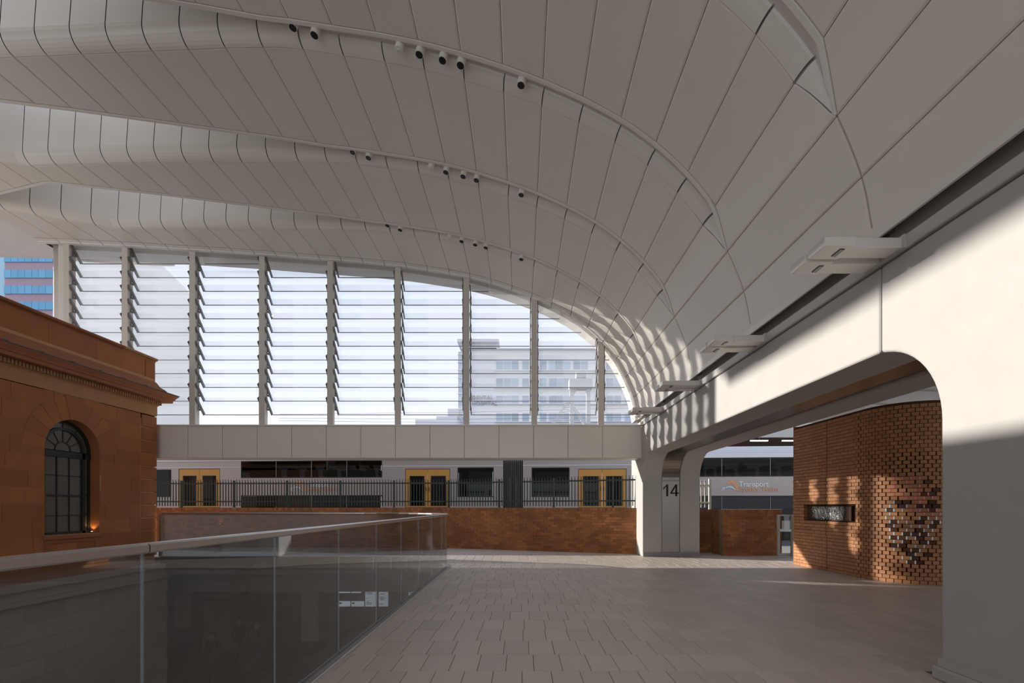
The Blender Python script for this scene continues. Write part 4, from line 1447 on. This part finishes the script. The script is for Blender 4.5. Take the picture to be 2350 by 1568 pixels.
    while x < TS(b)[0] - .3:
        for yy in (.2, 1.75):
            s2 = MB(); s2.box(x, x + .42, yy, yy + .9, 2.52, 2.62); s2.obox((x + .02, yy + .45, 2.92), (.045, 0, 0), (0, .45, 0), (-.04, 0, .34)); s2.box(x + .1, x + .3, yy + .3, yy + .6, 2.24, 2.52)
            s2.build('seat', M['seat'], root, local=True)
        x += .95
    return root
carA = train_car('train_car', 'silver train car left of the black gangway bellows', -120, 1155, [(410, 505), (930, 1033)], [(330, 393, 1078, 1141), (1050, 1133, 1073, 1141)], [(553, 877, 1057, 1097), (553, 877, 1137, 1178)])
carB = train_car('train_car', 'silver train car right of the black gangway bellows', 1200, 2150, [(1327, 1438)], [(1220, 1307, 1073, 1141)], [(1545, 1990, 1050, 1094), (1545, 1990, 1138, 1195)])
# gangway bellows
gw = empty('gangway_bellows', (0, YT, 0), label='black ribbed gangway bellows between the two train cars', cat='bellows', rz=ANG)
ga, gbx = TS(1156)[0] + .01, TS(1199)[0] - .01
nf = 9
for k in range(nf):
    x = ga + (gbx - ga) * (k + .5) / nf
    mb = MB(); w = (gbx - ga) / nf * .34
    mb.prism([(.10, .6), (.02, .9), (.02, 3.45), (.10, 3.66), (.3, 3.72), (.3, .6)], 'x', x - w, x + w)
    mb.build('fold', M['bellows'], gw, local=True)
MB().box(ga, gbx, .22, 2.6, .6, 3.6).build('core', M['black'], gw, local=True)
# lettering and emblem on the cars
def emblem(root, ubase, vbase, sc, name):
    """arched ribbon emblem; ubase,vbase = left foot"""
    def pt(u, v):
        s_, y = TS(u); return (s_, TZ(u, v))
    def ribbon(pts_out, pts_in, m, nm, yy):
        poly = [pt(ubase + a * sc, vbase + b * sc) for a, b in pts_out] + [pt(ubase + a * sc, vbase + b * sc) for a, b in pts_in[::-1]]
        MB().prism(poly, 'y', yy, yy + .004).build(nm, m, root, local=True)
    # orange arch
    ribbon([(8, -10), (11, -17), (16, -22), (22, -24), (28, -21), (33, -14), (36, -6), (37, 0)], [(10, -10), (14, -14), (19, -16), (22, -15), (26, -11), (29, -6), (31, -1), (33, 2)], M['orange_paint'], 'emblem', -.014)
    ribbon([(2, -4), (8, -8), (14, -10), (20, -10), (25, -7), (30, -2)], [(3, -3), (9, -6), (15, -7), (20, -6), (25, -3), (31, 1)], M['skyblue_paint'], 'emblem', -.019)
    ribbon([(-3, 1), (0, -5), (3, -8), (4, -6), (3, 2)], [(-2, 2), (1, -4), (2.4, -6), (2.6, -5), (2, 0)], M['white_paint'], 'emblem', -.019)
    s_, _ = TS(ubase + 34 * sc)
def lettering(root, u, v, body, px, m):
    s_, y = TS(u); size = px / F * y
    me = text_mesh(body, size, m, .002, align='LEFT', spacing=.95, offset=.004 * size)
    link('lettering', me, root, (s_, -.016, TZ(u, v)), (pi / 2, 0, 0))
emblem(carB, 1658, 1126, 1.0, 'b'); lettering(carB, 1695, 1112, 'Transport', 17, M['white_paint']); lettering(carB, 1696, 1123.5, 'Sydney Trains', 16.5, M['orange_paint'])
emblem(carA, 668, 1126, .9, 'a'); lettering(carA, 701, 1113, 'Transport', 14, M['white_paint']); lettering(carA, 702, 1123.5, 'Sydney Trains', 13.5, M['orange_paint'])

# ------------------------------------------------------------------ people
def cloth_mat(name, bands):
    """bands: list of (z position 0..1 along the body, colour); hard edged by height in object space"""
    m = bpy.data.materials.new(name); m.use_nodes = True
    t = m.node_tree; b = t.nodes['Principled BSDF']; b.inputs['Roughness'].default_value = .85
    tcn = t.nodes.new('ShaderNodeTexCoord'); sp = t.nodes.new('ShaderNodeSeparateXYZ')
    dv = t.nodes.new('ShaderNodeMath'); dv.operation = 'DIVIDE'; dv.inputs[1].default_value = 2.0
    cr = t.nodes.new('ShaderNodeValToRGB'); cr.color_ramp.interpolation = 'CONSTANT'
    e = cr.color_ramp.elements
    e[0].position = 0; e[0].color = (*bands[0][1], 1)
    e[1].position = bands[1][0] / 2; e[1].color = (*bands[1][1], 1)
    for z, c in bands[2:]:
        n = e.new(z / 2); n.color = (*c, 1)
    t.links.new(tcn.outputs['Object'], sp.inputs[0]); t.links.new(sp.outputs['Z'], dv.inputs[0]); t.links.new(dv.outputs[0], cr.inputs[0]); t.links.new(cr.outputs[0], b.inputs['Base Color'])
    return m
SKIN = (.42, .26, .19)
def person(loc, rz, label, coat, legs, hair, seated=False, group=None, arms='front', h=1.0, parent_rot=0):
    root = empty('person', loc, label=label, cat='person', group=group, rz=rz)
    V = []; R = []; E = []
    def v(x, y, z, r, par=None, r2=None):
        V.append((x * h, y * h, z * h)); R.append((r * h, (r2 or r) * h))
        if par is not None: E.append((par, len(V) - 1))
        return len(V) - 1
    zp = .50 if seated else .93
    pel = v(0, 0, zp, .145, None, .12)
    wst = v(0, 0, zp + .18, .135, pel, .105)
    chs = v(0, .0, zp + .40, .165, wst, .12)
    shc = v(0, .01, zp + .52, .10, chs, .085)
    nck = v(0, .005, zp + .60, .055, shc)
    hd1 = v(0, -.012, zp + .67, .075, nck, .085)
    hd2 = v(0, -.01, zp + .75, .082, hd1, .10)
    hd3 = v(0, .0, zp + .82, .06, hd2, .075)
    v(0, -.118, zp + .70, .014, hd1)                # nose
    for s in (-1, 1):
        v(s * .088, .0, zp + .715, .013, hd1)        # ears
        sh = v(s * .18, .01, zp + .50, .072, shc)
        if arms == 'front':
            el = v(s * .235, .03, zp + .22, .052, sh); wr = v(s * .12, -.20, zp + .12, .036, el); fx, fy, fz = -s * .3, -.85, -.35
        else:
            el = v(s * .24, .03, zp + .22, .052, sh); wr = v(s * .25, -.04, zp - .02, .036, el); fx, fy, fz = 0, -.12, -1
        hx, hy, hz = V[wr][0] / h + fx * .07, V[wr][1] / h + fy * .07, V[wr][2] / h + fz * .07
        pm = v(hx, hy, hz, .030, wr, .02)
        for q in range(4):
            o = (q - 1.5) * .017
            L_ = (.060, .075, .080, .068)[q]
            k1 = v(hx + fx * .035 + o * (1 if arms != 'front' else .8), hy + fy * .035 + o * .3, hz + fz * .035, .0105, pm)
            v(hx + fx * (.035 + L_ * .6) + o, hy + fy * (.035 + L_ * .6) + o * .3 - .01, hz + fz * (.035 + L_ * .6) - .008, .0085, k1)
        tb = v(hx - s * .035, hy - .01, hz, .012, wr); v(hx - s * .045 + fx * .04, hy - .02 + fy * .03, hz + fz * .03, .009, tb)
        if seated:
            hp = v(s * .10, -.05, zp - .0, .10, pel); kn = v(s * .12, -.46, zp + .02, .072, hp); an = v(s * .12, -.44, .09, .048, kn); v(s * .12, -.58, .035, .04, an)
        else:
            st_ = s * .05
            hp = v(s * .095, st_ * -.3, zp - .10, .105, pel); kn = v(s * .105, -st_ * 1.4 - .02, .50, .07, hp); an = v(s * .105, st_ * 1.6 + .02, .09, .046, kn); v(s * .115, st_ * 1.6 - .13, .035, .038, an)
    me = bpy.data.meshes.new('body'); me.from_pydata(V, E, [])
    zc = zp * h
    me.materials.append(cloth_mat('clothing', [(0, (.02, .02, .02)), (.07 * h, legs), ((zp - .06) * h, coat), ((zp + .575) * h, SKIN)]))
    b = link('body', me, root)
    md = b.modifiers.new('skin', 'SKIN')
    for i, sv in enumerate(me.skin_vertices[0].data):
        sv.radius = R[i]; sv.use_root = (i == 0)
    b.modifiers.new('smooth', 'SUBSURF').levels = 1
    b.modifiers['smooth'].render_levels = 2
    # hair: cap over the back and top of the skull
    mb = MB(); rows = []
    for a in range(7):
        th = pi * .56 * a / 6
        row = []
        for k in range(13):
            ph = 2 * pi * k / 12
            fr = 1.0 if sin(ph) > -.35 else .62
            t2 = th * fr
            row.append((.094 * sin(t2) * cos(ph) * h, (.008 + .112 * sin(t2) * sin(ph)) * h, (zp + .765 + .098 * cos(t2)) * h))
        rows.append(row)
    mb.grid(rows)
    hm = mat('hair', hair, .7, namt=.1)
    o = mb.build('hair', hm, root, local=True, smooth=True, fix=False)
    sd = o.modifiers.new('thick', 'SOLIDIFY'); sd.thickness = .012; sd.offset = 1
    eb = MB()
    for s in (-1, 1): eb.tube([(s * .032 * h, -.100 * h, (zp + .742) * h), (s * .032 * h, -.106 * h, (zp + .742) * h)], .009 * h, 6)
    eb.build('eyes', M['ink'], root, local=True)
    return root
pz = -4.6
person((W(487, 1500, 16.6).x, 16.6, pz), .1, 'person in a long black coat walking towards the viewer, hands held in front', (.012, .012, .013), (.015, .015, .017), (.02, .015, .012), arms='front', h=1.02)
person((W(590, 1500, 18.0).x, 18.0, pz), 2.9, 'person in dark clothes right of the man in the long coat, arms down', (.03, .035, .05), (.03, .04, .07), (.02, .015, .01), arms='down', h=1.06)
person((W(548, 1500, 19.0).x, 19.0, pz), 1.2, 'person in dark clothes half hidden beside the banded column', (.02, .02, .025), (.05, .045, .04), (.03, .02, .012), arms='down', h=1.0)
def T3(u, yl, z):
    s_, _ = TS(u)
    return Vector((s_ * cos(ANG) - yl * sin(ANG), YT + s_ * sin(ANG) + yl * cos(ANG), z))
PG = [(583, .75, 1.35, 'person in a white top, seated upstairs behind the first pane of the silver train', (.6, .58, .55)),
      (700, .8, -1.4, 'person in a pale top, seated upstairs behind the second pane of the silver train', (.45, .42, .40)),
      (733, .75, -1.3, 'person in dark clothes facing left, seated upstairs behind the third pane of the silver train', (.05, .05, .06)),
      (806, .8, 1.4, 'person seated furthest left behind the fourth upstairs pane of the silver train', (.03, .03, .035)),
      (838, .75, 1.5, 'person seated furthest right behind the fourth upstairs pane of the silver train', (.06, .05, .05)),
      (1622, .75, 1.3, 'person in a grey top, seated upstairs just right of pillar 14', (.3, .28, .27)),
      (1716, .8, 1.4, 'person in a pale grey top in the upstairs pane above the word Transport', (.35, .33, .32)),
      (1790, .8, -1.2, 'person reading a white paper upstairs beside the brown brick wall', (.12, .11, .11))]
for (u, yl, rz, lab, c) in PG:
    p_ = T3(u, yl, 2.13)
    person((p_.x, p_.y, 2.13), ANG + rz, lab, c, (.05, .05, .06), (.03, .02, .015), seated=True, group=None, arms='front', h=.98)

# tube lights and dark canopy over the far platform
pc = empty('platform_canopy', (14, 28, 5.05), label='dark platform canopy beyond the silver train', cat='canopy')
MB().box(8.5, 28, 25.6, 31, 5.05, 5.25).build('soffit', M['brick_gap'], pc)
MB().box(8.5, 28, 25.5, 25.6, 5.04, 6.6).build('edge_fascia', M['grey_metal'], pc)
for x in (9.5, 18, 26): MB().box(x - .12, x + .12, 29, 29.25, -.02, 5.05).build('post', M['gantry'], pc)
MB_ = None
for n_, (u0, u1) in enumerate(((1722, 1762), (1795, 1850))):
    a, b = W(u0, 1013, 26.0), W(u1, 1013, 26.0)
    t = empty('tube_light', (a + b) / 2, label=('lit tube light above the train roof, the left one of two', 'lit tube light above the train roof, next to the brown brick wall')[n_], cat='lamp')
    MB().box(a.x, b.x, 25.95, 26.05, a.z, a.z + .05).build('diffuser', M['tube_light'], t)
    MB().box(a.x, b.x, 25.93, 26.07, a.z + .051, a.z + .08).build('housing', M['grey_metal'], t)
    MB().box((a.x + b.x) / 2 - .02, (a.x + b.x) / 2 + .02, 25.98, 26.02, a.z + .08, 5.05).build('hanger', M['grey_metal'], t)

# ------------------------------------------------------------------ spotlights in the vault gaps
SPX = [-3.31, -2.996, -1.764, -1.463, -1.123, -.86, .026]
ordn = ['first', 'second', 'third', 'fourth', 'fifth', 'sixth', 'seventh']
rown = {2: 'nearest', 3: 'middle', 4: 'furthest'}
for i in (2, 3, 4):
    for n_, x in enumerate(SPX):
        y = (far(i - 1, x) + near(i, x) - RF) / 2 + .03
        zc = prof_z(x) + hrad(i, x)
        closed = n_ == 2
        lab = ('white sealed cylinder, third from left in the %s row under the vault' if closed else 'white tube spotlight, ' + ordn[n_] + ' from left in the %s row under the vault') % rown[i]
        sp_ = empty('spotlight', (x, y, zc), label=lab, cat='lamp', group='spotlights along the vault')
        r = .062
        ax = Vector((-.16, -.16, -1)).normalized()
        a = Vector((x, y, zc + .02)); b = a + ax * .22
        MB().tube([a, b], r, 20).build('body', M['trim'], sp_, smooth=False)
        if closed:
            MB().tube([b, b + ax * .02], .03, 14).build('sensor', M['fixture'], sp_)
        else:
            MB().tube([b - ax * .002, b + ax * .004], .053, 20).build('aperture', M['aperture'], sp_)

# ------------------------------------------------------------------ flat light fixtures on the coping
fxn = ['nearest', 'second', 'third', 'furthest']
for n_, y0 in enumerate((4.42, 6.955, 9.49, 12.02)):
    for m_, dy in enumerate((0, .31)):
        y = y0 + dy
        lab = '%s pair of flat cantilevered lights on the right beam, its %s fixture' % (fxn[n_], ('nearer', 'farther')[m_])
        fx = empty('cantilever_light', (3.5, y + .12, 3.80), label=lab.replace('pair of flat cantilevered lights on the right beam, its', 'pair of grey flat lights on the beam, its'), cat='lamp', group='flat lights along the beam')
        z = 3.80
        o = MB().box(2.96, 3.468, y + .05, y + .24, z, z + .095).build('arm', M['fixture'], fx); bevel(o, .006)
        o = MB().box(2.72, 3.0, y - .0, y + .255, z - .004, z + .055 + .02).build('head', M['fixture'], fx); bevel(o, .006)
        MB().box(3.45, 3.469, y + .02, y + .27, z - .01, z + .112).build('wall_plate', M['grey_metal'], fx)
        MB().box(2.90, 2.94, y + .06, y + .19, z - .012, z - .0045).build('lens_slot', M['aperture'], fx)

# ------------------------------------------------------------------ outside world
gd = MB().box(-140, 140, 18.2, 260, -.3, -.02).build('ground', M['asphalt']); gd['kind'] = 'structure'
# dental hospital
HD = 75.0
hosp = empty('hospital_building', W(1250, 980, HD), label='pale office block with rows of windows seen through the right louvres', cat='building')
def hb(u0, u1, v0, v1, d0, d1, nm, m, parent=None):
    a, b = W(u0, v1, HD), W(u1, v0, HD)
    return MB().box(a.x, b.x, d0, d1, a.z, b.z).build(nm, M[m], parent or hosp)
a = W(1050, 1165, HD)
hb(1068, 1560, 803, 1185.1, HD, HD + 18, 'main_block', 'hospital')
hb(1060, 1140, 792, 803.2, HD - .5, HD + 12, 'stair_tower', 'hospital')
hb(1052, 1146, 785, 792, HD - 1.4, HD + 12, 'tower_roof', 'hospital_dark')
hb(1064, 1560, 801, 804, HD - .5, HD - .01, 'parapet', 'hospital_dark')
hb(1051, 1067, 806, 1185.1, HD + .3, HD + 10, 'glass_stair', 'hospital_glass')
for k in range(10):
    v = 812 + 18 * k
    hb(1050, 1067.5, v, v + 1.5, HD + .1, HD + .29, 'transom', 'hospital')
for v0, v1 in ((829, 850), (869, 889), (909, 927), (948, 968)):
    hb(1136, 1540, v1 + .2, v1 + 2, HD - .35, HD - .01, 'ledge', 'hospital')
    for g0 in ((1139, 1157, 1175, 1199), (1239, 1260, 1276, 1294, 1316, 1334), (1392, 1410, 1434, 1452, 1470, 1494, 1512)):
        for u in g0:
            w_ = MB(); 
            f_ = hb(u - .8, u + 15.6, v0 - .6, v1, HD - .12, HD - .01, 'window', 'insert_white')
            hb(u, u + 14.8, v0, v1 - .6, HD - .16, HD - .125, 'pane', 'hospital_glass', f_)
for body, v in (('DENTAL', 913.5), ('HOSPITAL', 927)):
    p_ = W(1083, v, HD)
    me = text_mesh(body, .80, M['letter_grey'], .05, align='LEFT', spacing=1.1, offset=.012)
    link('lettering', me, hosp, Vector((p_.x, HD - .2, p_.z)) - wloc(hosp), (pi / 2, 0, 0))
# small grey building left of it
sb = empty('low_building', W(1000, 980, 68), label='small grey stepped building left of the pale office block', cat='building')
def sbb(u0, u1, v0, v1, d0, nm, m):
    a, b = W(u0, v1, 68), W(u1, v0, 68)
    MB().box(a.x, b.x, d0, d0 + 5, a.z, b.z).build(nm, M[m], sb)
sbb(953, 1048, 963, 1187.4, 68, 'block', 'hospital'); sbb(1000, 1048, 954, 963, 68.5, 'upper_block', 'hospital_dark'); sbb(1025, 1049, 935, 954, 69, 'plant_room', 'hospital_dark')
# cream building with a hipped roof behind the left bays
cb = empty('cream_building', W(280, 980, 34), label='cream building with a sloping roof line behind the left louvre bays', cat='building')
pts = [W(140, 1211.9, 34), W(441, 1211.9, 34), W(441, 690, 34), W(428, 664, 34), W(375, 612, 34), W(140, 598, 34)]
n_ = len(pts)
cbm = MB(); cbm.add([(p_.x, 34, p_.z) for p_ in pts] + [(p_.x - 4.4, 40, p_.z) for p_ in pts], [tuple(range(n_)), tuple(range(2 * n_ - 1, n_ - 1, -1))] + [(i, i + n_, (i + 1) % n_ + n_, (i + 1) % n_) for i in range(n_)])
cbm.build('wall', M['cream'], cb)
a, b = W(160, 598, 34), W(378, 560, 34)
cr_ = MB(); x = a.x
while x < b.x:
    cr_.box(x, x + .12, 33.9, 34.2, a.z + .1, b.z); x += .24
cr_.box(a.x, b.x, 34.0, 35, a.z + .1, b.z)
cr_.build('corrugated_screen', M['corrugated'], cb)
# blue tower at far left
tw = empty('office_tower', W(60, 980, 90), label='blue glass office tower with pink bands beyond the roof edge', cat='building')
def twb(u0, u1, v0, v1, d0, d1, nm, m):
    a, b = W(u0, v1, 90), W(u1, v0, 90)
    return MB().box(a.x, b.x, d0, d1, a.z, b.z).build(nm, M[m], tw)
twb(-60, 8, 500, 1181.5, 91, 105, 'side_glass', 'tower_pale')
twb(8, 170, 500, 1181.5, 90.2, 104, 'core', 'tower_pink')
for k in range(-3, 16):
    v = 619 + 36.7 * k
    n_ = 10
    for j in range(n_):
        u0, u1 = 8.5 + 160 * j / n_, 8.5 + 160 * (j + 1) / n_
        twb(u0 + .3, u1 - .3, v, v + 18.5, 90.0, 90.19, 'glass_band', 'tower_blue')
# overhead line mast
gm = empty('signal_mast', W(1330, 980, 40), label='grey steel overhead line mast with a box head behind the right louvres', cat='mast')
def gmb(pts, w, nm):
    mb = MB()
    for p_, q_ in pts: mb.bar(W(p_[0], p_[1], 40), W(q_[0], q_[1], 40), w)
    mb.build(nm, M['gantry'], gm)
gmb([((1312, 1204.5), (1312, 870)), ((1350, 1204.5), (1350, 870))], .32, 'leg')
a, b = W(1306, 893, 40), W(1358, 872, 40)
MB().box(a.x, b.x, 39.6, 40.6, a.z, b.z).build('head_box', M['gantry'], gm)
a, b = W(1322, 868, 40), W(1344, 855, 40)
MB().box(a.x, b.x, 39.7, 40.5, a.z, b.z).build('transformer', M['gantry'], gm)
gmb([((1322, 893), (1265, 980)), ((1316, 935), (1350, 985))], .22, 'brace')
for k in range(8):
    gmb([((1268 + 6 * k, 976 - 9.6 * k), (1312, 972 - 9.6 * k))], .06, 'rung')
cab = empty('overhead_wire', W(1000, 950, 38), label='thin dark overhead cables crossing behind the louvres', cat='cable')
for (v0, v1, dd) in ((951, 936, 40), (960, 958, 40), (966, 968, 40)):
    a, b = W(640, v0, dd), W(1480, v1, dd)
    MB().tube([a, (a + b) / 2 - Vector((0, 0, .12)), b], .012, 6).build('cable', M['wire'], cab)
